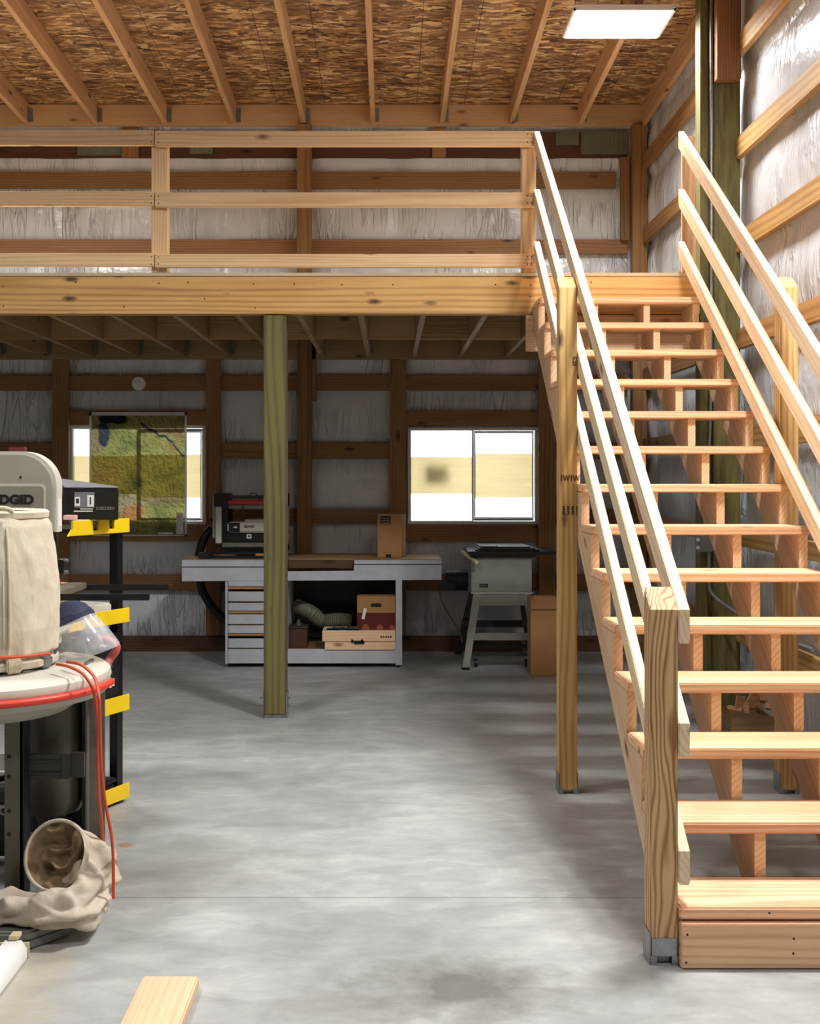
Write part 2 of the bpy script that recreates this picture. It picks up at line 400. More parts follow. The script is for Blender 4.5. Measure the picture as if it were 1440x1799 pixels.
# ================================================================ SETTING
XL, XR, YB, YF = -7.0, 2.27, 10.26, -4.5
r_ = .188; RUN = .262; Y1 = 3.634
def ceilz(y): return 4.786+.0335*(10.2-y)
bm = box(nb(), XL-.2, XR+.3, YF-.2, YB+.3, -.12, 0); tag(obj('floor', bm, CONC), kind='structure')
# ceiling
ceil = nb()
prism(ceil, [(YF, ceilz(YF)), (YB+.1, ceilz(YB+.1)), (YB+.1, ceilz(YB+.1)+.02), (YF, ceilz(YF)+.02)], 'x', XL-.1, XR+.1)
ceil = tag(obj('ceiling', ceil, OSB), kind='structure')
for k in range(-11, 4):
    x1 = -.119+.604*k
    y0, y1 = YF, 10.09
    o = slope('rafter', ceil, x1-.042, x1, [(y0, ceilz(y0)-.178), (y1, ceilz(y1)-.178), (y1, ceilz(y1)-.001), (y0, ceilz(y0)-.001)], math.atan(-.0335), W_RAFT)
    b = nb(); box(b, x1, x1+.003, 10.02, 10.09, 4.62, 4.76); box(b, x1, x1+.03, 10.087, 10.0895, 4.62, 4.76); obj('hanger', b, GALV, o) if False else b.free()
lum('ledger', ceil, XL, 2.24, 10.09, 10.13, 4.60, 4.785, W_RAFT, 'x')
for k in range(-11, 4):
    x1 = -.119+.604*k
    b = nb(); box(b, x1+.001, x1+.004, 10.03, 10.088, 4.63, 4.75); box(b, x1+.001, x1+.034, 10.085, 10.0885, 4.63, 4.75); obj('joist_hanger', b, GALV, ceil)

# quilted insulation walls
GZ = [0, .13, .52, .66, 1.12, 1.25, 1.69, 1.83, 2.29, 2.42, 2.86, 2.98, 3.495, 3.62, 4.07, 4.218, 4.57, 4.80]
MIDZ = [.07, .59, 1.185, 1.76, 2.355, 2.92, 3.56, 4.14, 4.6, 5.0]
def sheet_wall(name, fix, lo, hi, ztop, to, holes=(), cols=(), amp=.05):
    us = set([lo, hi]); n = int((hi-lo)/.045)
    us |= {lo+(hi-lo)*i/n for i in range(n+1)}
    zs = {ztop*i/110 for i in range(111)}
    for h in holes:
        us |= {h[0], h[1]}; zs |= {h[2], h[3]}
    us, zs = sorted(us), sorted(zs); bm = nb(); g = {}
    cs = sorted([lo, *cols, hi])
    for i, u in enumerate(us):
        for j, z in enumerate(zs):
            zz = [a for a in MIDZ if a <= z] or [-.05]; z0 = zz[-1]; z1 = [a for a in MIDZ+[99] if a > z][0]
            t = max(0, min(1, (z-z0)/(min(z1, 5.3)-z0))); ca = max([c for c in cs if c <= u+1e-6]); cb = min([c for c in cs if c > u-1e-6] or [hi]); cb = max(cb, ca+.1)
            s_ = max(0, min(1, (u-ca)/(cb-ca)))
            b_ = amp*math.sin(math.pi*t)**.6*min(1, 6*min(s_, 1-s_)+.15)
            b_ += amp*.35*noise.noise(Vector((u*2.6, z*1.7, 3.1)))*math.sin(math.pi*t)
            g[i, j] = bm.verts.new(to(u, z, b_))
    for i in range(len(us)-1):
        for j in range(len(zs)-1):
            um, zm = (us[i]+us[i+1])/2, (zs[j]+zs[j+1])/2
            if any(h[0] < um < h[1] and h[2] < zm < h[3] for h in holes): continue
            bm.faces.new((g[i, j], g[i+1, j], g[i+1, j+1], g[i, j+1]))
    o = obj(name, bm, PLAST, sharp=80); return tag(o, kind='structure')
WIN = [(-2.809, -1.613, 1.113, 1.985), (.166, 1.312, 1.113, 1.967)]
COLS = [-4.3, -2.88, -1.54, -.73, .08, 1.385, 2.19]
wb = sheet_wall('wall_back', YB, XL, XR, 4.9, lambda u, z, b: (u, YB-b, z), WIN, COLS)
wr = sheet_wall('wall_right', XR, YF, YB, 4.9, lambda u, z, b: (XR+.03-b, u, z), (), [1.2, 4.3, 7.4, 9.9])
SHOP = plain('shop_wall', srgb(120,112,102), .7, var=.2)
tag(obj('wall_left', box(nb(), XL-.1, XL, YF, YB, 0, 5.3), SHOP), kind='structure')
tag(obj('wall_front', box(nb(), XL, XR, YF-.1, YF, 0, 5.3), SHOP), kind='structure')
# back wall framing (children of the wall)
GY0, GY1 = 10.16, 10.20
def girtb(x0, x1, z0, z1, m=W_GIRT, y0=GY0, y1=GY1, nm='girt'): return lum(nm, wb, x0, x1, y0, y1, z0, z1, m, 'x')
for z0, z1 in ((4.07, 4.215), (3.495, 3.62)): girtb(XL, 2.0 if z0 > 4 else 2.1, z0, z1)
girtb(XL, 2.1, 2.29, 2.425)
bays = [(-4.25, -2.95), (-1.475, -.79), (-.675, .01), (1.46, 2.1)]
for (a, b) in bays:
    for z0, z1 in ((1.69, 1.83), (1.12, 1.25)): girtb(a, b, z0, z1)
for (a, b) in ((-2.805, -1.605), (.15, 1.31)):
    girtb(a, b, 1.985, 2.115, nm='window_header'); girtb(a, b, .965, 1.112, nm='window_sill_board')
girtb(XL, 2.1, .53, .67)
for i, (a, b, z0, z1, m, y0) in enumerate(((-2.95, -2.805, .14, 2.80, W_GIRT, 10.12), (-1.605, -1.475, .14, 2.8, W_GIRT, 10.12), (.01, .15, .14, 2.8, W_GIRT, 10.12), (1.31, 1.46, .14, 2.8, W_GIRT, 10.12),
        (-.80, -.675, 0, 4.6, W_GIRT, 10.04), (2.12, 2.245, 0, 4.6, W_GIRT, 10.05), (2.03, 2.10, 3.6, 4.33, W_GIRT, 10.1), (-4.3, -4.16, 0, 4.6, W_GIRT, 10.04), (-.674, -.635, 2.2, 2.75, W_GIRT, 10.06))):
    lum('stud', wb, a, b, y0, 10.16, z0, z1, m, 'z')
girtb(XL, 2.1, 4.345, 4.57, W_DARK, 10.19, 10.23, 'eave_board')
for (a, b) in ((-2.35, -2.2), (.38, .5)): lum('eave_block', wb, a, b, 10.15, 10.19, 4.345, 4.6, W_GIRT, 'z')
def corr(x0, x1, z0, z1):
    bm = nb(); n = int((x1-x0)/.008); prev = None
    for i in range(n+1):
        x = x0+(x1-x0)*i/n; y = 10.17+(.006 if i % 2 else 0)
        cur = (bm.verts.new((x, y, z0)), bm.verts.new((x, y, z1)))
        if prev: bm.faces.new((prev[0], cur[0], cur[1], prev[1]))
        prev = cur
    g = bmesh.ops.solidify(bm, geom=bm.faces[:], thickness=.002)
    return obj('eave_vent', bm, CORR, wb)
for q in ((-2.74, -2.35, 4.36, 4.455), (-1.75, -1.55, 4.375, 4.46), (1.47, 1.67, 4.45, 4.57), (1.69, 2.10, 4.37, 4.57)): corr(*q)
bb = lum('baseboard_back', None, XL, 2.2, 10.13, 10.2, 0, .13, W_DARK, 'x'); tag(bb, kind='structure')
# right wall framing
for z0, z1 in ((4.20, 4.335), (3.555, 3.69), (2.96, 3.09), (2.345, 2.47), (1.72, 1.86), (1.1, 1.2), (.49, .6)):
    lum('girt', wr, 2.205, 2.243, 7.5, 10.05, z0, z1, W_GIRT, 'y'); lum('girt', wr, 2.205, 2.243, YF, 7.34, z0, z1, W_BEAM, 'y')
slope('top_plate', wr, 2.2, 2.24, [(YF, ceilz(YF)-.22), (10.05, ceilz(10.05)-.2), (10.05, ceilz(10.05)-.002), (YF, ceilz(YF)-.002)], math.atan(-.0335), W_RAFT)

# windows
def window(name, R, panes, blocker=None):
    x0, x1, z0, z1 = R; fr = nb(); t = .028; ya, yb = 10.17, 10.27
    box(fr, x0, x1, ya, yb, z0, z0+t, .003); box(fr, x0, x1, ya, yb, z1-t, z1, .003); box(fr, x0, x0+t, ya, yb, z0+t, z1-t, .003); box(fr, x1-t, x1, ya, yb, z0+t, z1-t, .003)
    o = tag(obj(name, fr, VINYL), kind='structure')
    for (a, b, c, d, tz0, tz1, yy) in panes:
        sh = nb(); s = .012
        box(sh, a-s, b+s, yy, yy+.02, c-s, c, .002); box(sh, a-s, b+s, yy, yy+.02, d, d+s, .002); box(sh, a-s, a, yy, yy+.02, c, d, .002); box(sh, b, b+s, yy, yy+.02, c, d, .002)
        so = obj('sash', sh, VINYL, o)
        obj('paper_cover', box(nb(), a, b, yy+.008, yy+.0095, c, d), PAPERW, so)
        obj('tan_paper_band', box(nb(), a, b, yy+.004, yy+.0055, tz0, tz1), PAPERT, so)
    if blocker:
        obj('shade_card', box(nb(), *blocker), PAPERP, o)  # added card behind the paper, casts the blurred blotch of something outside
    bk = nb(); 
    return o
s2 = F/10.2
def wx(p): return (p-CX)/s2
def wz(p): return H-(p-CY)/s2
window('window_1', WIN[0], [(wx(130), wx(240), wz(914), wz(754), wz(868), wz(801), 10.20), (wx(246), wx(351), wz(910), wz(760), wz(874), wz(799), 10.225)])
window('window_2', WIN[1], [(wx(721), wx(829), wz(915), wz(756), wz(867), wz(803), 10.20), (wx(835), wx(935), wz(909), wz(761), wz(874), wz(797), 10.225)], (wx(748), wx(788), 10.264, 10.266, wz(851), wz(819)))

# ================================================================ LOFT
loft = thing('loft_platform', 'wooden loft platform on a long yellowish beam spanning the room above the workbench', 'loft', (-1, 7.34, 2.57))
BZ0, BZ1 = 2.572, 2.81
lum('beam', loft, XL, 1.975, 7.34, 7.378, BZ0, BZ1, W_BEAM, 'x')
lum('beam', loft, XL, 1.975, 7.382, 7.42, BZ0, BZ1, W_BEAM, 'x')
k = -12
while True:
    x = -.98+.40*k
    if x > 2.2: break
    if x > XL: lum('joist', loft, x-.019, x+.019, 7.44, 10.06, 2.575, 2.808, W_JOIST, 'y', .002)
    if x+.4 < 2.2: lum('blocking', loft, x+.02, x+.38, 8.75, 8.79, 2.578, 2.806, W_JOIST, 'x', .002)
    k += 1
for k in range(-7, 8):
    x = -.98+.40*k
    if -4 < x < 2.2:
        b = nb(); box(b, x+.02, x+.023, 10.0, 10.058, 2.6, 2.75); box(b, x+.02, x+.05, 10.055, 10.059, 2.6, 2.75); obj('joist_hanger', b, GALV, loft)
lum('ledger', loft, XL, 2.11, 10.06, 10.1, 2.555, 2.808, W_JOIST, 'x')
lum('rim_board', loft, XL, 2.2, 7.422, 7.438, BZ0, BZ1-.002, W_JOIST, 'x')
lum('deck', loft, XL, 1.975, 7.335, 10.1, 2.811, 2.832, W_DECK, 'x', .001)
lum('stair_header', loft, .872, 1.96, 7.345, 7.383, 2.335, 2.566, W_STRING, 'x')
# nail heads on the beam
b = nb()
for (px, py) in ((5, 503), (6, 538), (133, 496), (279, 498), (330, 496), (218, 539), (359, 525), (445, 499), (448, 541), (517, 499), (600, 500), (690, 500), (870, 500), (980, 496), (932, 501), (931, 521), (1038, 496)):
    x, y, z = P(px, py, 7.34); cyl(b, (x, 7.3385, z), (x, 7.3405, z), .005, 8)
obj('nail_heads', b, INK, loft, kind='stuff')

# guardrail of the loft
gr = thing('guardrail', 'pale fir guardrail of three rails along the front edge of the loft', 'railing', (-1.3, 7.34, 2.832))
for (z0, z1) in ((3.627, 3.722), (3.243, 3.334), (2.86, 2.945)):
    lum('rail', gr, -3.95, -1.482, 7.296, 7.334, z0+.006, z1+.006, W_GUARD, 'x'); lum('rail', gr, -1.478, .925, 7.296, 7.334, z0, z1, W_GUARD, 'x')
for x0, x1 in ((-3.95, -3.86), (-1.508, -1.408), (.845, .934)):
    lum('post', gr, x0, x1, 7.337, 7.426, 2.834, 3.66, W_GUARD, 'z')
b = nb()
for z in (3.65, 3.70, 3.265, 3.31, 2.88, 2.925):
    for x in (-1.5, -1.455, .875, .9): cyl(b, (x, 7.294, z), (x, 7.297, z), .004, 8)
obj('screw_heads', b, INK, gr, kind='stuff')

# ================================================================ STAIRCASE
st = thing('staircase', 'open wooden staircase with fourteen treads climbing to the loft', 'stairs', (1.4, 3.63, 0))
TX0, TX1 = .9145, 1.90
for k in range(1, 15):
    y = Y1+RUN*(k-1); lum('tread', st, TX0, TX1, y, y+.28, k*r_-.038, k*r_, W_TREAD, 'x', .005)
ys = lambda k: Y1+RUN*(k-1)+.025
poly = [(ys(1), 0)]
for k in range(1, 15):
    poly += [(ys(k), k*r_-.0385), (min(ys(k+1), 7.335) if k < 14 else 7.335, k*r_-.0385)]
low = lambda y: r_+(y-Y1)*r_/RUN-.368
poly += [(7.335, low(7.335)), (Y1+(.368-r_)*RUN/r_, 0)]
A = math.atan(r_/RUN)
for x in (.9145, 1.24, 1.557, 1.857): slope('stringer', st, x, x+.038, poly[::-1], A, W_STRING, bev=0)
lum('toe_board', st, .9155, 1.95, 3.618, 3.655, .003, .143, W_TREAD, 'x')
b = nb()
for (px, py) in ((1207, 1642), (1205, 1691), (1394, 1649), (1393, 1675), (1351, 1604)):
    x, _, z = P(px, py, 3.618); cyl(b, (x, 3.6165, z), (x, 3.6185, z), .0035, 8)
obj('screw_heads', b, INK, st, kind='stuff')

SL = r_/RUN
def railing(nm, label, px0, px1, rx0, rx1, skew, side, posts, lat):
    t = thing(nm, label, 'railing', ((px0+px1)/2, 3.7, 0))
    for (y0, ztop, base) in posts:
        o = slope('newel_post', t, px0, px1, [(y0, base), (y0+.089, base), (y0+.089, ztop+.089*SL), (y0, ztop)], math.pi/2, W_NEWEL if y0 < 4 else W_POST, skew if y0 < 7 else skew)
        o['label'] = 'square post of the stair railing'
        if base < .1:
            b = nb(); sk = skew*(y0-5.61)
            
            if y0 < 4: box(b, px0+.004+sk, px1-.004+sk, y0-.003, y0, .028, .085, .001)
            box(b, px0-.004+sk, px0-.001+sk, y0-.003, y0+.089, .0, .10)
            box(b, px1+.001+sk, px1+.004+sk, y0-.003, y0+.089, .0, .10); box(b, px0+sk, px0+.02+sk, y0-.003, y0, 0, .03); box(b, px1-.02+sk, px1+sk, y0-.003, y0, 0, .03)
            
            box(b, px0+.01+sk, px1-.01+sk, y0+.02, y0+.08, 0, .028)
            obj('post_base', b, GALV, o if False else t)
    for (off0, off1) in lat:
        ya, yb = 3.655, 7.30
        za = 1.123-off0; zb = 1.123+(yb-3.654)*SL-off1
        slope('handrail' if off0 == 0 else 'rail', t, rx0, rx1, [(ya, za-.107), (yb, zb-.107), (yb, zb), (ya, za)], A, W_RAIL, skew)
    return t
lat = [(0, .02), (.36, .385), (.764, .715)]
railing('stair_railing', 'left stair railing with three sloping rails and a square newel at the bottom', .8265, .914, .9155, .9525, 0, -1,
        [(3.654, 1.123, .03), (5.61, 2.46, .02)], lat)
railing('stair_railing', 'right stair railing with three sloping rails beside the insulated wall', 1.90, 1.988, 1.845, 1.883, -.01, 1,
        [(3.654, 1.123, .03), (5.61, 2.46, .02)], lat)
# loft post at the head of the right rail
pr = lum('railing_post', None, 1.862, 1.945, 7.336, 7.37, 2.834, 3.70, W_TREAD, 'z'); tag(pr, 'upright board at the top of the right stair rails', 'post')
# mill stamps on the mid post
stair_left = [o for o in bpy.data.objects if o.name == 'stair_railing'][0]
for (t_, py, sz, ro) in (('1W1W', 841, .042, 0),):
    text('mill_stamp', t_, sz, (X_(1001, 5.6), 5.6085, Z_(py, 5.6)), INKBR, stair_left, bold=.0006, sx=.75)
for i in range(4):
    text('mill_stamp', 'S4S-IPC', .0135, (X_(990+8*i, 5.6), 5.6085, Z_(897, 5.6)), INKBR, stair_left, rot=(math.pi/2, math.pi/2, 0), bold=.0006)
text('mill_stamp', 'S-23', .026, (X_(1009, 5.6), 5.6085, Z_(634, 5.6)), INKBR, stair_left, rot=(math.pi/2, math.pi/2, 0), bold=.0002)

# ================================================================ POSTS
sp = thing('support_post', 'green treated timber post holding up the loft beam in front of the workbench', 'post', (-.725, 7.42, 0))
lum('timber', sp, -.797, -.655, 7.352, 7.49, .022, 2.570, W_GREEN, 'z', .006)
b = nb()
box(b, -.802, -.797, 7.352, 7.49, 0, .16); box(b, -.655, -.650, 7.352, 7.49, 0, .16); box(b, -.80, -.652, 7.352, 7.49, 0, .006); box(b, -.795, -.657, 7.36, 7.48, .006, .022)
obj('post_base', b, GALV, sp)
for z in (.07, .12):
    b = nb(); cyl(b, (-.83, 7.42, z), (-.803, 7.42, z), .006, 10); obj('bolt', b, GALV, sp)
    b = nb(); cyl(b, (-.649, 7.42, z), (-.632, 7.42, z), .009, 6); obj('bolt', b, GALV, sp)
tp = thing('wall_post', 'tall green incised treated post against the right wall behind the stairs', 'post', (2.1, 7.4, 0))
lum('timber', tp, 1.985, 2.035, 7.37, 7.49, 0, 4.72, GREEN_IN, 'z', .004); lum('timber', tp, 2.065, 2.235, 7.35, 7.49, 0, 4.72, GREEN_IN, 'z', .005); lum('timber', tp, 2.036, 2.064, 7.40, 7.49, 0, 4.72, GREEN_IN, 'z', .002)
hb = lum('header_block', None, 2.065, 2.215, 7.27, 7.345, 4.04, ceilz(7.3)-.18, W_GIRT, 'z'); tag(hb, 'reddish board end bolted high on the green wall post', 'board')
# conduit and junction box
cd = thing('conduit', 'grey metal conduit with a junction box running down the green wall post', 'conduit', (2.05, 7.36, 0))
b = nb(); tube(b, [(2.05, 7.35, 4.7), (2.05, 7.35, 3.5), (2.045, 7.35, 2), (2.01, 7.335, 1.4), (2.0, 7.33, 1.17)], .011, 10); obj('upper_pipe', b, GALV, cd)
b = nb(); box(b, 1.95, 2.045, 7.285, 7.345, 1.06, 1.175, .008); obj('junction_box', b, GREYBOX, cd)
for z in (1.08, 1.13):
    b = nb(); box(b, 1.94, 1.957, 7.28, 7.30, z, z+.02); obj('switch', b, WHITE, cd)
b = nb(); tube(b, [(2.025, 7.31, 1.06), (2.025, 7.31, .9), (2.04, 7.3, .8), (2.12, 7.2, .72), (2.2, 7.05, .66), (2.2, 6.6, .64), (2.2, 6.0, .64)], .0105, 10); obj('lower_pipe', b, GREYBOX, cd)

# ================================================================ CEILING LIGHTS
def lamp(x, y, z, label):
    t = thing('ceiling_light', label, 'light', (x, y, z), 'flat led shop lights under the rafters')
    f = nb(); w2, d2 = .33, .25
    box(f, x-w2, x+w2, y-d2, y+d2, z+.004, z+.03, .004); box(f, x-w2, x+w2, y-d2, y-d2+.015, z-.006, z+.004); box(f, x-w2, x+w2, y+d2-.015, y+d2, z-.006, z+.004)
    box(f, x-w2, x-w2+.015, y-d2, y+d2, z-.006, z+.004); box(f, x+w2-.015, x+w2, y-d2, y+d2, z-.006, z+.004)
    obj('housing', f, WHITE, t)
    obj('diffuser', box(nb(), x-w2+.015, x+w2-.015, y-d2+.015, y+d2-.015, z-.002, z+.004), LED, t)
    for sx in (-.28, .28):
        b = nb(); cyl(b, (x+sx, y, z+.03), (x+sx, y, ceilz(y)-.002), .0025, 6); obj('hanging_chain', b, GALV, t)
    b = nb(); tube(b, [(x+.02, y, z+.03), (x+.03, y, z+.12), (x+.02, y, ceilz(y)-.01)], .004, 6); obj('power_cord', b, BLACK, t)
    return t
LL = ['lit white led panel light above the head of the stairs', 'led panel light above the middle of the stairs', 'led panel light over the right side of the shop front',
      'led panel light over the left end of the loft', 'led panel light above the band saw', 'led panel light over the left side of the shop front']
for (x, y, z, p), lb in zip(LAMPS, LL): lamp(x, y, z, lb)

# ================================================================ WALL THINGS
sd = thing('smoke_detector', 'round white smoke detector on the wall board above the map', 'smoke detector', (*P(244, 674, 10.16)[:2], Z_(674, 10.16)))
x, _, z = P(244, 674, 10.16)
b = nb(); cyl(b, (x, 10.159, z), (x, 10.128, z), .062, 32, .055); obj('body', b, WHITE, sd)
b = nb(); cyl(b, (x, 10.129, z), (x, 10.120, z), .03, 24, .022); obj('vent_cap', b, VINYL, sd)
def mapmat():
    s = N('map_print', .5); v = s.coord(); x = s.n('ShaderNodeSeparateXYZ'); s.l(v, x.inputs[0]); X, Z = x.outputs[0], x.outputs[2]
    big = s.noise(s.mapping(v, (2.6, 1, 3.2)), 1, 4, .6, .8)
    c = s.ramp(big, [(.34, srgb(136,150,92)), (.47, srgb(190,190,122)), (.56, srgb(208,204,140)), (.66, srgb(196,172,120))])
    def blob(cx, cz, rx, rz, col, c, ns=9, amp=1.5, amt=.62):
        ns *= 2; amp *= 1.5
        d = s.math('SQRT', s.math('ADD', s.math('POWER', s.math('DIVIDE', s.math('SUBTRACT', X, cx), rx), 2), s.math('POWER', s.math('DIVIDE', s.math('SUBTRACT', Z, cz), rz), 2)))
        d = s.math('MULTIPLY_ADD', s.math('SUBTRACT', s.noise(v, ns, 4, .6), .5), amp, d)
        return s.mix(s.math('MULTIPLY', s.math('DIVIDE', s.math('SUBTRACT', 1, d), .15, clamp=True), amt), c, col)
    # local frame: x -.427..+.427, z 0..1.09
    c = blob(-.40, .83, .12, .10, srgb(206,172,150), c)
    c = blob(-.1, .27, .16, .10, srgb(214,196,186), c, 12)
    c = blob(-.05, .2, .11, .08, srgb(232,160,84), c, 16)
    c = blob(.22, .32, .22, .035, srgb(190,160,140), c, 14)
    c = blob(.20, .93, .22, .05, srgb(196,176,160), c, 6)
    c = blob(-.30, .90, .055, .13, srgb(62,76,112), c, 7, .9, 1)
    c = blob(-.22, 1.03, .15, .05, srgb(40,50,76), c, 7, .8, 1)
    h1 = s.noise(v, 17, 5, .6, 1.2); h2 = s.noise(s.mapping(v, (1, 1, 1), (.006, 0, .006)), 17, 5, .6, 1.2)
    rel = s.math('MULTIPLY_ADD', s.math('SUBTRACT', h1, h2), 7, .55, clamp=True)
    c = s.mix(.8, c, s.ramp(rel, [(.1, (.35, .35, .25, 1)), (.5, (.88, .88, .8, 1)), (.9, (1, 1, .95, 1))]), 'MULTIPLY')
    # river: |z - f(x)| thin
    f = s.math('MULTIPLY_ADD', X, -.75, 1.02); f = s.math('MULTIPLY_ADD', s.math('SUBTRACT', s.noise(s.mapping(v, (6, 0, 0)), 1, 2), .5), .22, f)
    rv = s.math('MULTIPLY', s.math('LESS_THAN', s.math('ABSOLUTE', s.math('SUBTRACT', Z, f)), .011), s.math('GREATER_THAN', X, .02))
    c = s.mix(rv, c, srgb(58,66,100))
    # fold lines
    fl = s.math('LESS_THAN', s.math('ABSOLUTE', s.math('ADD', X, 0.0)), .002); c = s.mix(s.math('MULTIPLY', fl, .5), c, srgb(80,70,40))
    d = s.n('ShaderNodeBsdfDiffuse'); t = s.n('ShaderNodeBsdfTransparent'); s.l(c, d.inputs[0])
    tc = s.mix(.25, c, (.9, .88, .74, 1)); s.l(tc, t.inputs[0]); mx = s.n('ShaderNodeMixShader'); mx.inputs[0].default_value = .6
    s.l(d.outputs[0], mx.inputs[1]); s.l(t.outputs[0], mx.inputs[2]); g = s.n('ShaderNodeBsdfGlossy'); g.inputs['Roughness'].default_value = .3
    m2 = s.n('ShaderNodeMixShader'); m2.inputs[0].default_value = .03; s.l(mx.outputs[0], m2.inputs[1]); s.l(g.outputs[0], m2.inputs[2])
    s.l(m2.outputs[0], s.t.nodes['Material Output'].inputs[0]); return s.m
MAPM = mapmat()
YM = 10.112
mp = thing('map', 'large unframed relief map hanging in front of the left window', 'map', (X_(242.5, YM), YM, Z_(942, YM)))
mx0, mx1, mz0, mz1 = X_(157, YM), X_(328, YM), Z_(942, YM), Z_(724, YM)
o = obj('map_sheet', box(nb(), mx0+.018, mx1-.018, YM, YM+.0012, mz0+.014, mz1-.03), MAPM, mp)
b = nb(); box(b, mx0, mx1, YM-.0005, YM+.0015, mz1-.03, mz1); box(b, mx0, mx1, YM-.0005, YM+.0015, mz0, mz0+.014); box(b, mx0, mx0+.018, YM-.0005, YM+.0015, mz0, mz1); box(b, mx1-.018, mx1, YM-.0005, YM+.0015, mz0, mz1)
obj('map_border', b, paper('map_margin', (.8, .8, .82, 1), .35), mp)
b = nb(); box(b, mx1-.09, mx1-.03, YM-.002, YM-.0006, mz0+.02, mz0+.20); box(b, mx1-.25, mx1-.12, YM-.002, YM-.0006, mz0+.02, mz0+.032); obj('map_legend', b, LABEL, mp)
b = nb()
for i in range(9): box(b, mx1-.085, mx1-.045-.01*(i % 3), YM-.003, YM-.0021, mz0+.04+.016*i, mz0+.044+.016*i)
obj('legend_lines', b, TEXTG, mp)

# ================================================================ WORKBENCH
YW = 9.31
def wbx(p): return X_(p, YW)
def wbz(p): return Z_(p, YW)
wbn = thing('workbench', 'long white-painted rolling workbench with drawers on its left below the map', 'workbench', (wbx(548), 9.6, 0))
TZ = .868
b = nb()
xa, xb, xc, xd = wbx(320), wbx(505), wbx(622), wbx(775)
box(b, xa, xb, YW+.002, 10.02, TZ-.018, TZ, .002); box(b, xc, xd, YW+.002, 10.02, TZ-.018, TZ, .002); box(b, xb, xc, YW+.1, 10.02, TZ-.02, TZ, .002)
obj('bench_top', b, W_OLD, wbn)
lum('top_insert', wbn, xb, xc, YW+.03, YW+.098, TZ-.075, TZ-.012, W_DARK, 'x')
b = nb(); z1, z2 = TZ-.006, wbz(1021)
prism(b, [(xa, z2), (xd, z2+.012), (xd, z1-.03), (xd, z1), (xc, z1), (xc, wbz(1003)), (xb, wbz(1004)), (xb, z1), (xa, z1)], 'y', YW-.02, YW, .002)
box(b, xa, xa+.02, YW, 10.0, z2, TZ-.02); box(b, xd-.02, xd, YW, 10.0, z2+.012, TZ-.02)
obj('apron', b, PAINT, wbn)
b = nb(); box(b, xa, xb, YW-.0215, YW-.0195, wbz(996.5), wbz(995)); box(b, xc, xd, YW-.0215, YW-.0195, wbz(992), wbz(990.6)); obj('apron_seam', b, INK, wbn)
dx0, dx1 = wbx(396), wbx(505)
zb, zt = wbz(1166), z2
b = nb(); box(b, dx0, dx0+.02, YW-.018, 9.98, zb, zt, .002); box(b, dx1-.02, dx1, YW-.01, 9.98, zb, zt, .002); box(b, dx0+.02, dx1-.02, 9.9, 9.92, zb, zt); obj('drawer_case', b, PAINT, wbn)
for (a_, c_) in ((1030.8, 1035), (1073.2, 1077.5), (1112.8, 1117)):
    b = nb(); box(b, dx0+.022, dx1-.022, YW-.006, YW+.0025, wbz(c_), wbz(a_)); obj('drawer_runner', b, CARD, wbn)
dz = [(1020, 1030), (1039, 1056), (1059, 1072.5), (1079, 1096), (1098.5, 1112), (1121.5, 1137.5)]
for i, (a_, c_) in enumerate(dz):
    b = nb(); box(b, dx0+.024, dx1-.024, YW-.016, YW+.002, wbz(c_), wbz(a_), .002); d = obj('drawer', b, PAINT, wbn)
    b = nb(); box(b, dx0+.03, dx1-.03, YW+.003, YW+.45, wbz(c_)-.012, wbz(a_)-.004)
    obj('drawer_box', b, W_OLD, d)
lx0, lx1 = wbx(695), wbx(706)
b = nb(); box(b, lx0, lx1, YW-.018, YW+.02, wbz(1168), z2+.01, .002); obj('leg', b, PAINT, wbn)
b = nb(); box(b, lx0, lx1, 9.9, 9.94, .03+.06, z2, .002); obj('leg', b, PAINT, wbn)
b = nb(); box(b, dx0+.022, lx0, YW-.016, YW+.002, wbz(1165), wbz(1140), .002); obj('bottom_rail', b, PAINT, wbn)
b = nb(); box(b, dx1, lx0, YW+.004, 9.9, wbz(1141)-.02, wbz(1141), .001); obj('lower_shelf', b, W_OLD, wbn)
b = nb(); box(b, dx1, lx1, 9.94, 9.96, .1, z2); obj('back_panel', b, BLACK, wbn)
for (x, y) in ((dx0+.03, YW+.03), (lx1-.03, YW+.03), (dx0+.03, 9.88), (lx1-.03, 9.88)):
    b = nb(); cyl(b, (x-.012, y, .032), (x+.012, y, .032), .032, 20); c_ = obj('caster', b, BLACK, wbn)
    b = nb(); box(b, x-.017, x-.013, y-.015, y+.015, .025, .075); box(b, x+.013, x+.017, y-.015, y+.015, .025, .075); box(b, x-.02, x+.02, y-.02, y+.02, .072, wbz(1166)-.001); obj('fork', b, GALV, c_)
SH = wbz(1141)+.001
# things on the lower shelf
bx = nb(); x0, x1 = X_(566, YW-.03), X_(695, YW-.03)
wc = thing('wooden_case', 'long pale wooden instrument case with a black latch on the lower bench shelf', 'case', ((x0+x1)/2, YW+.1, SH))
lum('case_body', wc, x0+.02, x1-.002, YW-.03, YW+.22, SH, SH+.065, W_PINE, 'x'); lum('case_lid', wc, x0, x1-.004, YW-.036, YW+.22, SH+.068, SH+.155, W_PINE, 'x')
b = nb(); box(b, X_(622, YW), X_(640, YW), YW-.041, YW-.035, SH+.05, SH+.075); box(b, X_(617, YW), X_(621, YW), YW-.041, YW-.03, SH+.06, SH+.085); box(b, X_(634, YW), X_(638, YW), YW-.041, YW-.03, SH+.06, SH+.085); obj('latch', b, BLACK, wc)
b = nb()
for i in range(5): box(b, X_(668+4.2*i, YW), X_(671+4.2*i, YW), YW-.0368, YW-.0355, SH+.098, SH+.112)
obj('burned_marks', b, INKBR, wc)
yb0 = YW+.0
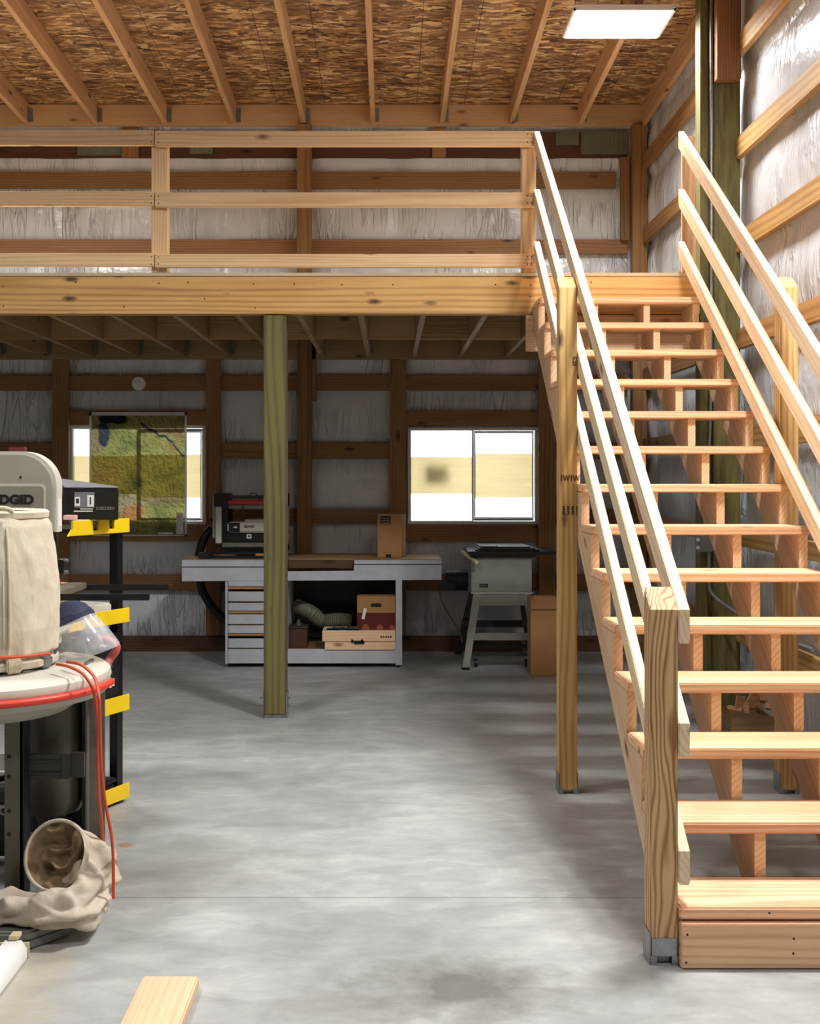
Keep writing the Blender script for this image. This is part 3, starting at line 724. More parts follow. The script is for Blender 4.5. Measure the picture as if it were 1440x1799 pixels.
rb = thing('file_box', 'cardboard file box with a dark red lower half on top of the wooden case', 'box', (X_(660, yb0), yb0+.12, SH+.157))
x0, x1, z0, z1_, zm = X_(627, yb0), X_(694, yb0), SH+.157, Z_(1048, yb0), Z_(1077, yb0)
b = nb(); box(b, x0, x1, yb0, yb0+.2, z0, zm); obj('box_base', b, CARDM, rb)
b = nb(); box(b, x0, x1, yb0-.002, yb0+.2, zm+.0005, z1_, .002); obj('box_top', b, CARD, rb)
b = nb(); prism(b, rrect(X_(651, yb0), X_(670, yb0), Z_(1066, yb0), Z_(1060, yb0), .012), 'y', yb0-.005, yb0-.0025); obj('hand_hole', b, INK, rb)
b = nb(); box(b, -.012, .012, -.001, .001, -.045, .045, M=Matrix.Translation((X_(639.5, yb0), yb0-.006, Z_(1078, yb0))) @ Matrix.Rotation(math.radians(12), 4, 'Y')); obj('tag', b, LABEL, rb)
PT = plain('print_tan', srgb(150,84,60), .8)
for i in range(3):
    b = nb(); x = X_(642+25*i, yb0) if i < 2 else X_(689, yb0); cyl(b, (x, yb0-.003, Z_(1103, yb0)), (x, yb0-.0005, Z_(1103, yb0)), .03-.004*i, 18); obj('printed_fruit', b, PT, rb)
hs = thing('flexible_duct', 'grey ribbed flexible dust hose curled up inside the workbench', 'hose', (X_(575, 9.5), 9.5, SH))
def ribbed(bm, pts, r, n=60, seg=16):
    path = catmull(pts, 40); L = len(path); tube(bm, [path[int(i*(L-1)/n)] for i in range(n+1)], [r*(1 if i % 2 else .88) for i in range(n+1)], seg, 0)
b = nb(); ribbed(b, [(X_(520, 9.6), 9.7, SH+.3), (X_(545, 9.5), 9.55, SH+.27), (X_(565, 9.6), 9.62, SH+.19), (X_(595, 9.6), 9.6, SH+.2), (X_(618, 9.6), 9.6, SH+.19)], .062, 80)
obj('hose', b, plain('duct_grey', srgb(104,104,82), .6), hs)
db = thing('dark_box', 'small dark brown box on the bench shelf just right of the green post', 'box', (X_(522, 9.4), 9.45, SH))
b = nb(); box(b, X_(506, 9.4), X_(539, 9.4), 9.40, 9.62, SH, SH+.155, .004); obj('body', b, plain('brown_box', srgb(78,46,32), .6), db)
b = nb(); box(b, X_(505, 9.4), X_(540, 9.4), 9.395, 9.625, SH+.156, SH+.17, .003); cyl(b, (X_(523, 9.4), 9.5, SH+.17), (X_(523, 9.4), 9.5, SH+.22), .035, 14, .008); obj('lid', b, GREYD, db)
cl = nb()
n = 14; g = {}
for i in range(n+1):
    for j in range(7):
        g[i, j] = cl.verts.new((X_(574+4.2*i, 9.4), 9.285+.016*j, SH+.160+.022*abs(noise.noise(Vector((i*.5, j*.6, 0))))*2*math.sin(math.pi*min(1, max(0, i/n)))))
for i in range(n):
    for j in range(6): cl.faces.new((g[i, j], g[i+1, j], g[i+1, j+1], g[i, j+1]))
bmesh.ops.solidify(cl, geom=cl.faces[:], thickness=.006)
dress(obj('rag', cl, TEAL), 'crumpled teal rag lying on the wooden case under the bench', 'rag')
# cardboard box on the bench
cbx = thing('cardboard_box', 'upright brown cardboard box standing on the right end of the workbench', 'box', (X_(686, 9.5), 9.6, TZ))
z1_ = Z_(904, 9.5); x0, x1, x2 = X_(663, 9.5), X_(705, 9.5), X_(713, 9.5)
prism_pts = [(x0, 9.5), (x1, 9.5), (x2, 9.62), (x0+.03, 9.66)]
b = nb(); prism(b, prism_pts, 'z', TZ+.001, z1_, .002); obj('carton', b, CARD, cbx)
b = nb(); box(b, X_(668, 9.5), X_(686, 9.5), 9.497, 9.4995, Z_(921, 9.5), Z_(907, 9.5)); obj('printed_panel', b, INK, cbx)
b = nb()
for i in range(3): box(b, X_(670, 9.5), X_(684, 9.5), 9.4955, 9.4968, Z_(913+4.2*i-1.5, 9.5), Z_(913+4.2*i-3, 9.5))
obj('printed_lines', b, CARD, cbx)
b = nb(); box(b, X_(678, 9.5), X_(687, 9.5), 9.497, 9.4995, TZ+.002, TZ+.028); obj('tape', b, INK, cbx)

# planer on the bench
YP = 9.55
def q(px, py): return (X_(px, YP), Z_(py, YP))
pl = thing('thickness_planer', 'black and silver benchtop planer on the left end of the workbench', 'planer', (X_(425, YP), YP+.1, TZ))
def pbox(name, a, c, d, e, mat, dy0=0, dy1=.2, bev=.004, par=None):
    x0, z0 = q(a, e); x1, z1 = q(c, d); b = nb(); box(b, x0, x1, YP+dy0, YP+dy1, z0, z1, bev); return obj(name, b, mat, par or pl)
pbox('column', 374, 379, 871, 945, SAWBODY, -.03, .3); pbox('column', 380, 390, 890, 954, GREYL, -.05, .28)
pbox('column_cap', 377, 400, 867, 891, BLACK, -.04, .3); pbox('inner_column', 391, 400, 890, 955, BLACK, 0, .3)
pbox('column', 494, 503, 890, 954, GREYL, -.05, .28); pbox('inner_column', 486, 494, 890, 955, BLACK, 0, .3); pbox('column_cap', 485, 503, 867, 891, BLACK, -.04, .3)
pbox('top_bar', 395, 495, 871, 877, GREYD, 0, .25); pbox('red_bar', 400, 495, 879, 886, RED, 0, .22); pbox('rear_bar', 398, 495, 887, 894, SAWBODY, .05, .2)
h_ = pbox('cutter_head', 401, 490, 917, 935, GREYL, -.07, .26, .012); pbox('head_panel', 404, 423, 918, 934, BLACK, -.075, -.068, .001, h_)
pbox('head_top', 430, 480, 912.5, 917, GREYL, -.03, .2, .004, h_)
x, z = q(439, 924.5); text('brand_lettering', 'RIDGID', .026, (x, YP-.0712, z), INK, h_, bold=.0008)
b = nb(); x, z = q(415.5, 927); prism(b, [(x+.017*math.cos(a), z+.017*math.sin(a)) for a in [math.pi*i/8 for i in range(9)]], 'y', YP-.078, YP-.0755); obj('dial', b, plain('dial_cream', srgb(240,200,160), .5), h_)
pbox('lower_housing', 399, 490, 936, 951, BLACK, -.05, .26); e_ = pbox('display', 434.5, 443, 938, 945.5, LABEL, -.056, -.051, .001)
b = nb(); x, z = q(439, 941); box(b, x-.012, x+.012, YP-.058, YP-.0565, z-.006, z+.004); obj('display_window', b, INK, e_)
pbox('infeed_table', 395, 495, 952, 959, STEELP, -.16, .3, .003); pbox('base', 382, 503, 960, 970, BLACK, -.08, .3, .006)
b = nb(); cyl(b, (q(374, 914)[0]-.03, YP+.05, q(374, 914)[1]), (q(374, 914)[0], YP+.05, q(374, 914)[1]), .014, 12); obj('knob', b, BLACK, pl)
b = nb(); x0, z0 = q(437, 871); x1, z1_ = q(452, 880); tube(b, [(x0, YP-.01, z0), (x0+.03, YP-.02, z0+.02), (x0+.07, YP-.02, z0+.01), (x0+.09, YP-.02, z0-.05)], .004, 8); obj('power_cord', b, BLACK, pl)
b = nb(); x0, z0 = q(428, 887); tube(b, [(x0, YP-.02, z0), (x0-.01, YP-.03, z0-.04), (x0-.06, YP-.03, z0-.09)], .004, 8); obj('power_cord', b, BLACK, pl)
b = nb(); x0, z0 = q(408, 965); tube(b, [P(372, 928, 9.7), P(357, 948, 9.68), P(349, 985, 9.72), P(353, 1030, 9.85), P(368, 1060, 9.9), P(392, 1086, 9.9), P(420, 1095, 9.92)], .036, 14)
# keep hose outside bench: it runs behind
dress(obj('dust_hose', b, BLACK), 'thick black dust hose curving from the planer down behind the bench drawers', 'hose')
# pieces in front of the planer on the bench top
b = nb(); box(b, X_(352, 9.4), X_(470, 9.4), 9.4, 9.46, TZ+.001, TZ+.022, .004); box(b, X_(349, 9.4), X_(372, 9.4), 9.37, 9.44, TZ+.001, TZ+.05, .006); box(b, X_(440, 9.4), X_(455, 9.4), 9.37, 9.42, TZ+.001, TZ+.02, .004)
dress(obj('bar_clamp', b, BLACK), 'black bar clamp lying along the bench front before the planer', 'clamp')
b = nb(); cyl(b, (X_(398, 9.5), 9.44+.05, TZ+.023), (X_(398, 9.5), 9.49, TZ+.030), .085, 32)
dress(obj('wooden_disc', b, W_OLD), 'flat brown wooden disc lying before the planer', 'disc')
b = nb(); box(b, X_(449, 9.4), X_(463, 9.4), 9.39, 9.45, TZ+.023, TZ+.04, .002); dress(obj('wood_offcut', b, TANW), 'orange brown wood offcut on the bench beside the green post', 'offcut')

# ================================================================ TABLE SAW
YT = 9.3
def tx(p): return X_(p, YT)
def tz(p): return Z_(p, YT)
ts = thing('table_saw', 'grey contractor table saw on a splayed steel stand right of the workbench', 'table saw', (tx(880), 9.5, 0))
b = nb(); box(b, tx(828), tx(934), YT, YT+.42, tz(1041), tz(979), .006); cab = obj('cabinet', b, SAWBODY, ts)
b = nb(); box(b, tx(827), tx(936), YT-.006, YT+.42, tz(1043), tz(1041)+.001, .002); obj('cabinet_lip', b, GREYL, cab)
b = nb(); box(b, tx(842), tx(857), YT-.003, YT, tz(1032), tz(1025.5)); nm_ = obj('name_plate', b, INK, cab)
b = nb()
for i in range(5): box(b, tx(844+2.2*i), tx(845.3+2.2*i), YT-.0042, YT-.0031, tz(1030), tz(1027.5))
obj('plate_lettering', b, LABELG, nm_)
b = nb(); box(b, tx(822), tx(975), YT-.06, YT+.6, tz(974), tz(968), .004); box(b, tx(826), tx(940), YT-.02, YT+.5, tz(979), tz(974)); obj('saw_table', b, BLACKM, ts)
b = nb(); cyl(b, P(811, 970, YT+.25), P(837, 988, YT-.1), .016, 10); obj('fence_rail', b, WHITE if False else ENDGR, ts)
def leg(x0, z0, x1, z1, y0, y1, w_=.055):
    b = nb(); v = [(x0-w_/2, y0, z0), (x0+w_/2, y0, z0), (x1+w_/2*1.1, y1, z1), (x1-w_/2*1.1, y1, z1)]
    a = [b.verts.new(p) for p in v]; c = [b.verts.new((p[0], p[1]+.03, p[2])) for p in v]
    b.faces.new(a); b.faces.new(c[::-1])
    for i in range(4): b.faces.new((a[i], c[i], c[(i+1) % 4], a[(i+1) % 4]))
    return b
obj('leg', leg(tx(816.5), .02, tx(838), tz(1043), YT-.12, YT-.01), SAWBODY, ts); obj('leg', leg(tx(944), .02, tx(925), tz(1043), YT-.12, YT-.01), SAWBODY, ts)
obj('leg', leg(tx(812), .02, tx(838), tz(1043), YT+.55, YT+.4), GREYD, ts); obj('leg', leg(tx(948), .02, tx(925), tz(1043), YT+.55, YT+.4), GREYD, ts)
b = nb(); box(b, tx(838), tx(925), YT-.012, YT+.004, tz(1064), tz(1044), .002); obj('upper_brace', b, SAWBODY, ts)
b = nb(); box(b, tx(822), tx(938), YT-.07, YT-.055, tz(1123), tz(1110), .002); obj('lower_brace', b, SAWBODY, ts)
b = nb(); box(b, tx(818), tx(942), YT+.45, YT+.465, tz(1115), tz(1102), .002); obj('lower_brace', b, GREYD, ts)
b = nb()
for y_ in (1134, 1148): box(b, tx(826), tx(930), YT+.02, YT+.05, tz(y_+5), tz(y_), .002)
obj('mobile_base', b, GREYD, ts)
for x in (836, 925):
    b = nb(); cyl(b, (tx(x)-.012, YT+.02, .033), (tx(x)+.012, YT+.02, .033), .032, 18); obj('caster', b, BLACK, ts)
for x in (816, 945):
    b = nb(); box(b, tx(x)-.03, tx(x)+.03, YT-.14, YT-.08, 0, .02, .003); obj('foot', b, BLACK, ts)
b = nb(); cyl(b, P(783, 1019, 9.75), P(824, 1019, 9.75), .085, 20); box(b, *[f for f in (X_(770, 9.7), X_(800, 9.7))], 9.62, 9.72, Z_(1034, 9.7), Z_(1022, 9.7), .01); obj('motor', b, BLACK, ts)
b = nb(); tube(b, [P(772, 1032, 9.6), P(776, 1055, 9.55), P(790, 1082, 9.4), P(806, 1108, 9.3), P(812, 1130, 9.25)], .005, 8); dress(obj('power_cord', b, plain('brown_cord', srgb(90,60,44), .5)), 'thin brown power cord hanging from the table saw motor', 'cord')
for i, (a, c, dz_, mm, lb) in enumerate(((836, 948, 0, BLACK, 'bottom black sheet of the stack on the table saw'), (839, 940, .012, GREYD, 'middle dark sheet of the stack on the table saw'), (842, 930, .024, BLACKM, 'topmost black sheet of the stack on the table saw'))):
    b = nb(); M = rot_z(.04*(i-1), (tx(890), YT+.2, 0)); box(b, tx(a), tx(c), YT-.02, YT+.4, tz(968)+.002+dz_, tz(968)+.012+dz_, .002, M); dress(obj('sheet_panel', b, mm), lb, 'panel', 'dark sheets on the table saw')
b = nb(); box(b, tx(845), tx(872), YT, YT+.1, tz(968)+.038, tz(968)+.042, 0, rot_z(.3, (tx(858), YT+.05, 0))); dress(obj('paper_sheet', b, LABEL), 'white paper lying on the dark sheets of the table saw', 'paper')
YC = 8.89
tb = thing('carton', 'tall plain brown carton on the floor behind the square stair post', 'box', (X_(957, YC), YC+.15, 0))
b = nb(); box(b, X_(932, YC), X_(984, YC), YC, YC+.22, .001, Z_(1050, YC), .003); obj('carton_body', b, CARD, tb)
b = nb(); prism(b, [(X_(931, YC), Z_(1070, YC)), (X_(984, YC), Z_(1070, YC)), (X_(986, YC), Z_(1049, YC)), (X_(937, YC), Z_(1046, YC))], 'y', YC-.012, YC-.004); obj('carton_flap', b, CARD, tb)

# ================================================================ SCRAP WOOD BOX
YS = 6.5
sbx = thing('scrap_bin', 'grey wooden crate of offcuts on the floor under the stairs', 'crate', (X_(1322, YS), YS+.15, 0))
x0, x1 = X_(1285, YS), X_(1360, YS); zt_ = .185
for nm_, a in (('front_board', (x0, x1, YS, YS+.018, .001, zt_)), ('back_board', (x0, x1, YS+.30, YS+.318, .001, zt_))): lum(nm_, sbx, *a, W_OLD, 'x', .002)
for a in ((x0, x0+.018, YS+.019, YS+.299, .001, zt_), (x1-.018, x1, YS+.019, YS+.299, .001, zt_)): lum('side_board', sbx, *a, W_OLD, 'y', .002)
lum('bottom_board', sbx, x0+.02, x1-.02, YS+.02, YS+.298, .001, .018, W_OLD, 'x', .001)
lum('filler_board', sbx, x0+.02, x1-.02, YS+.03, YS+.29, .1, .168, W_OLD, 'x', .002)
rnd = random.Random(5)
desc = ['small square tan offcut leaning at the left of the offcut heap', 'flat pinkish offcut standing tilted on the crate', 'thin stick offcut poking right from the crate', 'chunky brown block at the right of the offcut heap', 'short orange offcut at the front of the crate',
        'pale offcut at the right rim of the crate', 'dark tan offcut at the back of the crate', 'small wedge offcut in the middle of the heap', 'thin offcut over the left rim of the crate']
spec = [(1300, 1243, .035, .06, .012), (1317, 1243, .03, .07, .014), (1332, 1248, .012, .08, .012), (1338, 1230, .055, .07, .05), (1310, 1253, .02, .05, .02), (1352, 1250, .03, .03, .03), (1325, 1232, .03, .05, .02), (1322, 1250, .02, .04, .02), (1290, 1254, .05, .02, .012)]
for i, ((px, py, a, c, d), ds) in enumerate(zip(spec, desc)):
    yy = YS+.05+.05*(i % 4); x, _, z = P(px, py, yy); z = max(z+.03, .198+c*.5)
    M = Matrix.Translation((x, yy, z)) @ Matrix.Rotation(rnd.uniform(-.6, .6), 4, 'Y') @ Matrix.Rotation(rnd.uniform(-.5, .5), 4, 'Z') @ Matrix.Rotation(rnd.uniform(-.6, .1), 4, 'X')
    b = nb(); box(b, -a*.8, a*.8, -d/2, d/2, -c*.6, c*.6, .001, M); dress(obj('wood_offcut', b, TANW), ds, 'offcut', 'offcuts in the crate under the stairs')

# ================================================================ BAND SAW
YD = 4.86
bs = thing('band_saw', 'grey upright band saw with rounded upper wheel cover behind the dust bag', 'band saw', (-1.75, YD+.1, 0))
x1 = X_(99.5, YD); x0 = x1-.60; zt_ = Z_(793, YD); zb_ = Z_(935, YD)
b = nb(); prism(b, rrect(x0, x1, zb_, zt_, .15, 12, (0, 0, 1, 1)), 'y', YD, YD+.085, .006); uh = obj('upper_housing', b, GREYL, bs)
b = nb(); prism(b, rrect(x0+.013, x1-.016, zb_+.0, zt_-.015, .137, 12, (0, 0, 1, 1)), 'y', YD-.008, YD-.0005, .003); obj('wheel_door', b, GREY, uh)
b = nb(); px1 = X_(80, YD-.01); pts = rrect(x0+.05, px1, zb_+.03, Z_(850, YD-.01), .02, 6); prism(b, pts, 'y', YD-.0105, YD-.0085); fr_ = obj('door_panel', b, GREYL, uh)
b = nb(); prism(b, rrect(x0+.058, px1-.008, zb_+.038, Z_(850, YD-.01)-.010, .016, 6), 'y', YD-.0115, YD-.0107); obj('recess', b, plain('recess_grey', srgb(146,144,130), .5, var=.05), fr_)
text('brand_lettering', 'RIDGID', .052, (X_(59, YD-.012), YD-.0125, Z_(878.5, YD-.012)), INK, uh, bold=.0030, align='RIGHT', sx=1.12)
b = nb(); cyl(b, (X_(37, YD), YD-.010, Z_(838.5, YD)), (X_(37, YD), YD-.0082, Z_(838.5, YD)), .005, 10); obj('door_screw', b, INK, uh)
b = nb(); box(b, x1-.003, x1+.001, YD+.02, YD+.07, Z_(925, YD), Z_(876, YD)); obj('scale_label', b, LABEL, uh)
b = nb(); prism(b, rrect(X_(17, YD+.07), X_(45, YD+.07), zt_+.001, Z_(785, YD+.07), .006, 4), 'y', YD+.05, YD+.09, .003); obj('tension_handle', b, plain('maroon', srgb(96,38,28), .5), bs)
b = nb(); box(b, x1-.035, x1-.012, YD+.04, YD+.07, 1.10, zb_, .002); box(b, x1-.06, x1+.02, YD+.03, YD+.09, 1.13, 1.19, .004); obj('blade_guide', b, BLACK, bs)
for py in (985, 1005):
    b = nb(); x, _, z = P(111, py, YD+.05); cyl(b, (x-.012, YD+.05, z), (x+.022, YD+.05, z), .008, 10); cyl(b, (x+.004, YD+.05, z-.01), (x+.004, YD+.05, z+.01), .006, 8); obj('knob', b, GALV, bs)
tzs = 1.07
b = nb(); box(b, -1.80, -1.347, 4.735, 5.155, tzs-.028, tzs, .004); tb_ = obj('saw_table', b, IRON, bs)
b = nb(); box(b, -1.52, -1.513, 4.734, 5.0, tzs-.001, tzs+.0008); obj('table_slot', b, INK, tb_)
for (y, z, xe) in ((4.68, Z_(1049, 4.68), X_(262, 4.68)), (5.18, Z_(1031.5, 5.18), X_(296, 5.18))):
    b = nb(); box(b, -1.95, xe, y-.012, y+.012, z-.0125, z+.0125, .002); obj('fence_rail', b, BLACKM, bs)
b = nb(); box(b, -1.70, -1.39, 4.80, 5.08, .86, 1.04, .02); obj('trunnion_housing', b, WHITE if False else GREYL, bs)
b = nb(); prism(b, rrect(x0, x1-.02, .62, .855, .1, 10, (1, 1, 0, 0)), 'y', YD, YD+.15, .006); obj('lower_housing', b, GREYL, bs)
b = nb(); box(b, x0, x0+.12, YD+.02, YD+.14, .855, zb_, .006); obj('column', b, GREYL, bs)
for (xa_, ya, xb_, yb_) in ((x1-.06, YD-.02, x1-.0, YD-.12), (x1-.06, YD+.17, x1+.0, YD+.27), (x0+.04, YD-.02, x0-.04, YD-.12), (x0+.04, YD+.17, x0-.04, YD+.27)):
    b = nb(); tube(b, [(xa_, ya, .61), (xb_, yb_, .01)], .028, 4, 0); obj('leg', b, GREYL, bs)
b = nb(); box(b, x0+.02, x1-.04, YD-.03, YD+.18, .58, .615, .004); obj('stand_top', b, GREYL, bs)
b = nb(); box(b, x0-.02, x1-.01, YD-.08, YD-.065, .25, .32, .003); box(b, x0-.02, x1-.01, YD+.22, YD+.235, .25, .32, .003); obj('stand_brace', b, GREYL, bs)
for i, (dx_, dy_) in enumerate(((-1.45, 5.09), (-1.43, 5.075), (-1.47, 5.11))):
    b = nb(); box(b, -.02, .02, -.006, .006, 0, .006, .001, Matrix.Translation((dx_, dy_, tzs+.001)) @ Matrix.Rotation(i*1.1, 4, 'Z'))
    dress(obj('wood_chip', b, TANW), ['wood chip on the band saw table nearest the blade slot', 'wood chip on the band saw table nearest its right edge', 'wood chip on the band saw table furthest back'][i], 'wood chip', 'wood chips on the band saw table')

# ================================================================ STORAGE RACK
D = Vector((.425, .905, 0)); NN = Vector((-.905, .425, 0)); B0 = Vector((-1.243, 5.5, 0))
RM = Matrix(((NN.x, D.x, 0, B0.x), (NN.y, D.y, 0, B0.y), (0, 0, 1, 0), (0, 0, 0, 1)))   # local: x inward, y along bracket
rk = thing('storage_rack', 'black steel storage rack with yellow shelf end beams beside the band saw', 'rack', (-1.4, 5.5, 0))
def rbox(a, bev=.002): b = nb(); box(b, *a, bev, RM); return b
for (u, v) in ((.02, -.055), (.02, -.36), (.50, -.055), (.50, -.36)):
    obj('upright', rbox((u-.0, u+.045, v, v+.045, .0, 1.30 if v > -.2 else 1.0)), BLACKM, rk)
LV = [(1.277, 1.344), (.852, .919), (.434, .508), (.017, .087)]
for i, (z0, z1_) in enumerate(LV):
    L = .43
    if i == 0: pts = [(-L, z0), (0, z0), (0, z1_), (-.115, z1_), (-.115, z0+.02), (-.15, z0+.02), (-.15, z1_), (-.225, z1_), (-.225, z0+.016), (-.265, z0+.016), (-.265, z1_), (-L+.03, z1_), (-L+.03, z0+.03)]
    else: pts = [(-L, z0), (0, z0), (0, z1_), (-L, z1_)]
    b = nb(); prism(b, pts, 'x', -.012, 0, .0015); b.transform(RM); obj('end_beam', b, YEL, rk)
    obj('shelf_deck', rbox((.003, .52, -.39, -.02, z0+.012, z0+.03) if i < 3 else (.003, .52, -.39, -.02, z0+.005, z0+.03)), BLACKM, rk)
# boxes on the rack
hx = thing('black_carton', 'black carton with a grey label and upside-down lettering on the top rack shelf', 'box', (-1.36, 5.4, 1.345))
YH = 5.24
bx0, bx1 = X_(124, YH), X_(208, YH); zt_ = Z_(858, YH); z0 = 1.346
b = nb(); prism(b, [(bx0, YH), (bx1, YH), (X_(205, YH+.3), YH+.3), (X_(112, YH+.3), YH+.3)], 'z', z0, zt_, .003); body = obj('carton_body', b, plain('black_card', srgb(22,22,18), .35), hx)
b = nb(); 
v = [(bx0-.03, YH, zt_+.003), (bx1, YH, zt_+.002), (X_(205, YH+.3), YH+.3, zt_+.004), (X_(104, YH+.3), YH+.3, zt_+.042)]
a_ = [b.verts.new(p) for p in v]; c_ = [b.verts.new((p[0], p[1], p[2]+.003)) for p in v]; b.faces.new(a_); b.faces.new(c_[::-1])
for i in range(4): b.faces.new((a_[i], c_[i], c_[(i+1) % 4], a_[(i+1) % 4]))
obj('lid_flap', b, plain('grey_tape', srgb(112,114,118), .4), hx)
lb_ = nb(); box(lb_, X_(131, YH), X_(166, YH), YH-.002, YH-.0005, Z_(892, YH), Z_(864.5, YH)); lb_ = obj('label_sticker', lb_, LABELG, hx)
b = nb(); box(b, X_(131.5, YH), X_(141, YH), YH-.003, YH-.0021, Z_(889, YH), Z_(873, YH)); box(b, X_(153.5, YH), X_(165, YH), YH-.003, YH-.0021, Z_(890, YH), Z_(870, YH)); obj('white_patch', b, LABEL, lb_)
b = nb(); box(b, X_(141, YH), X_(163, YH), YH-.003, YH-.001, Z_(895, YH), Z_(893.4, YH)); box(b, X_(130, YH), X_(163, YH), YH-.003, YH-.001, Z_(899, YH), Z_(897, YH)); obj('white_stripe', b, LABEL, hx)
b = nb(); box(b, X_(134, YH), X_(139, YH), YH-.004, YH-.0031, Z_(884, YH), Z_(876, YH)); box(b, X_(158, YH), X_(160, YH), YH-.004, YH-.0031, Z_(886, YH), Z_(873, YH)); obj('label_print', b, INK, lb_)
text('lettering', "HERTER'S", .021, (X_(185, YH), YH-.001, Z_(892.5, YH)), TEXTG, hx, rot=(math.pi/2, math.pi, 0), bold=.0004, sx=.95)
b = nb(); box(b, X_(114, 5.2), X_(134, 5.2), 5.17, 5.225, 1.347, 1.368, .002); dress(obj('small_carton', b, PINK), 'small pale pink packet at the left end of the top rack shelf', 'packet')
kx = thing('tool_carton', 'black carton with white printing on the third rack shelf', 'box', (-1.35, 5.35, .47))
b = nb(); box(b, .008, .30, -.31, -.06, .47, .80, .003, RM); body = obj('carton_body', b, BLACK, kx)
b = nb(); box(b, .009, .30, -.305, -.065, .802, .806, .001, RM); obj('carton_lid', b, BLACKM, kx)
def rtext(nm, s_, size, v, z, par, mat=LABEL, tilt=0):
    p = RM @ Vector((.0068, v, z)); ang = math.atan2(D.y, D.x)
    return text(nm, s_, size, p, mat, par, rot=(math.pi/2, tilt, ang), ext=.0006, bold=.0008)
rtext('lettering', 'AC790', .04, -.14, .765, kx)
for k in range(2):
    b = nb()
    for i in range(9): box(b, .0066, .0076, -.235+.075*k, -.18+.075*k-.012*(i % 3 == 1), .60+.009*i, .603+.009*i, 0, RM)
    obj('printed_lines', b, LABELG, kx)
b = nb(); box(b, .0066, .0076, -.125, -.11, .555, .595, 0, RM); box(b, .0066, .0076, -.105, -.09, .56, .595, 0, RM); box(b, .0066, .0076, -.22, -.18, .53, .54, 0, RM); obj('printed_mark', b, LABEL, kx)
b = nb(); box(b, .01, .30, -.30, -.08, .034, .105, .01, RM); box(b, .005, .31, -.31, -.07, .106, .125, .006, RM); dress(obj('tool_tray', b, BLACK), 'black lidded tray on the bottom rack shelf', 'tray')
b = nb(); box(b, .01, .42, -.31, -.08, .884, .90, .003, RM); box(b, .02, .40, -.30, -.09, .901, .95, .008, RM); dress(obj('case_box', b, GREYL), 'pale grey case lying on the second rack shelf', 'case')

# ================================================================ DUST COLLECTOR
DC = (-1.47, 4.2)
dc = thing('dust_collector', 'grey dust collector with a cream canvas bag on top at the left edge', 'dust collector', (DC[0], DC[1], 0))
# base plate
b = nb(); pts = []
bx0, bx1, by0, by1 = -1.95, -1.075, 3.75, 4.44
pl_ = [(bx0, by0), (bx1-.13, by0), (bx1-.10, by0+.012), (bx1-.015, by0+.11), (bx1, by0+.15), (bx1, by1), (bx0, by1)]
prism(b, pl_, 'z', .028, .062, .008); prism(b, [(p[0]*1, p[1]) for p in pl_], 'z', .004, .030, .002); base_ = obj('base_plate', b, GREYB, dc)
b = nb(); prism(b, rrect(X_(58, 3.86), X_(76, 3.86), 3.83, 3.85, .009, 5), 'z', .0615, .0628); obj('base_slot', b, INK, base_)
for (x, y) in ((-1.15, 3.9), (-1.15, 4.38), (-1.8, 3.9), (-1.8, 4.38)):
    b = nb(); cyl(b, (x, y, 0), (x, y, .004), .02, 10); obj('foot', b, BLACK, base_)
def chan(x, y, z0, z1, w_, d, m, nm='frame_post'):
    b = nb(); box(b, x-w_/2, x+w_/2, y, y+.006, z0, z1, .001); box(b, x+w_/2-.005, x+w_/2, y+.006, y+d, z0, z1); box(b, x-w_/2, x-w_/2+.005, y+.006, y+d, z0, z1); return obj(nm, b, m, dc)
zp = .735
o = chan(X_(24, 4.02), 4.02, .063, zp, .065, .07, plain('olive_grey', srgb(96,92,76), .5)); 
b = nb()
for z in (.57, .50, .38, .30): cyl(b, (X_(16, 4.02), 4.0185, z), (X_(16, 4.02), 4.0205, z), .007, 10)
obj('bolt', b, INK, o)
b = nb(); box(b, X_(36, 4.03), X_(44, 4.03), 4.02, 4.09, .063, zp, .001); obj('frame_flange', b, BLACK, dc)
b = nb(); box(b, X_(152, 4.28), X_(158, 4.28), 4.24, 4.34, .063, .86, .001); box(b, X_(158, 4.28), X_(184, 4.28), 4.28, 4.286, .063, .80, .001); obj('side_panel', b, STEELP, dc)
b = nb(); box(b, X_(149.5, 4.28), X_(155, 4.28), 4.235, 4.34, .063, .80, .001); obj('frame_flange', b, BLACK, dc)
b = nb(); box(b, X_(44, 4.1), X_(112, 4.1), 4.075, 4.095, Z_(1366, 4.1), Z_(1322, 4.1), .002); box(b, X_(112, 4.1), X_(126, 4.1), 4.07, 4.10, Z_(1365, 4.1), Z_(1321, 4.1), .002); box(b, X_(126, 4.1), X_(150, 4.1), 4.08, 4.095, Z_(1364, 4.1), Z_(1320, 4.1), .002)
for py in (1333, 1354): box(b, X_(52, 4.1), X_(112, 4.1), 4.068, 4.075, Z_(py+2, 4.1), Z_(py-1, 4.1), .001)
obj('cross_brace', b, GREYD, dc)
b = nb(); lathe(b, [(.0, .30), (.105, .30), (.125, .35), (.125, .74)], (X_(88, 4.3), 4.32, 0), 32); obj('motor', b, plain('motor_grey', srgb(72,68,56), .4), dc)
b = nb(); lathe(b, [(.0, .2), (.04, .2), (.06, .30)], (X_(88, 4.3), 4.32, 0), 20); obj('motor_shaft', b, GREYD, dc)
b = nb(); box(b, X_(112, 4.4), X_(140, 4.4), 4.36, 4.38, .45, .74); obj('motor_bracket', b, GREYD, dc)
b = nb(); box(b, -1.34, X_(150, 4.4), 4.34, 4.43, .063, .33, .01); obj('blower_box', b, BLACK, dc)
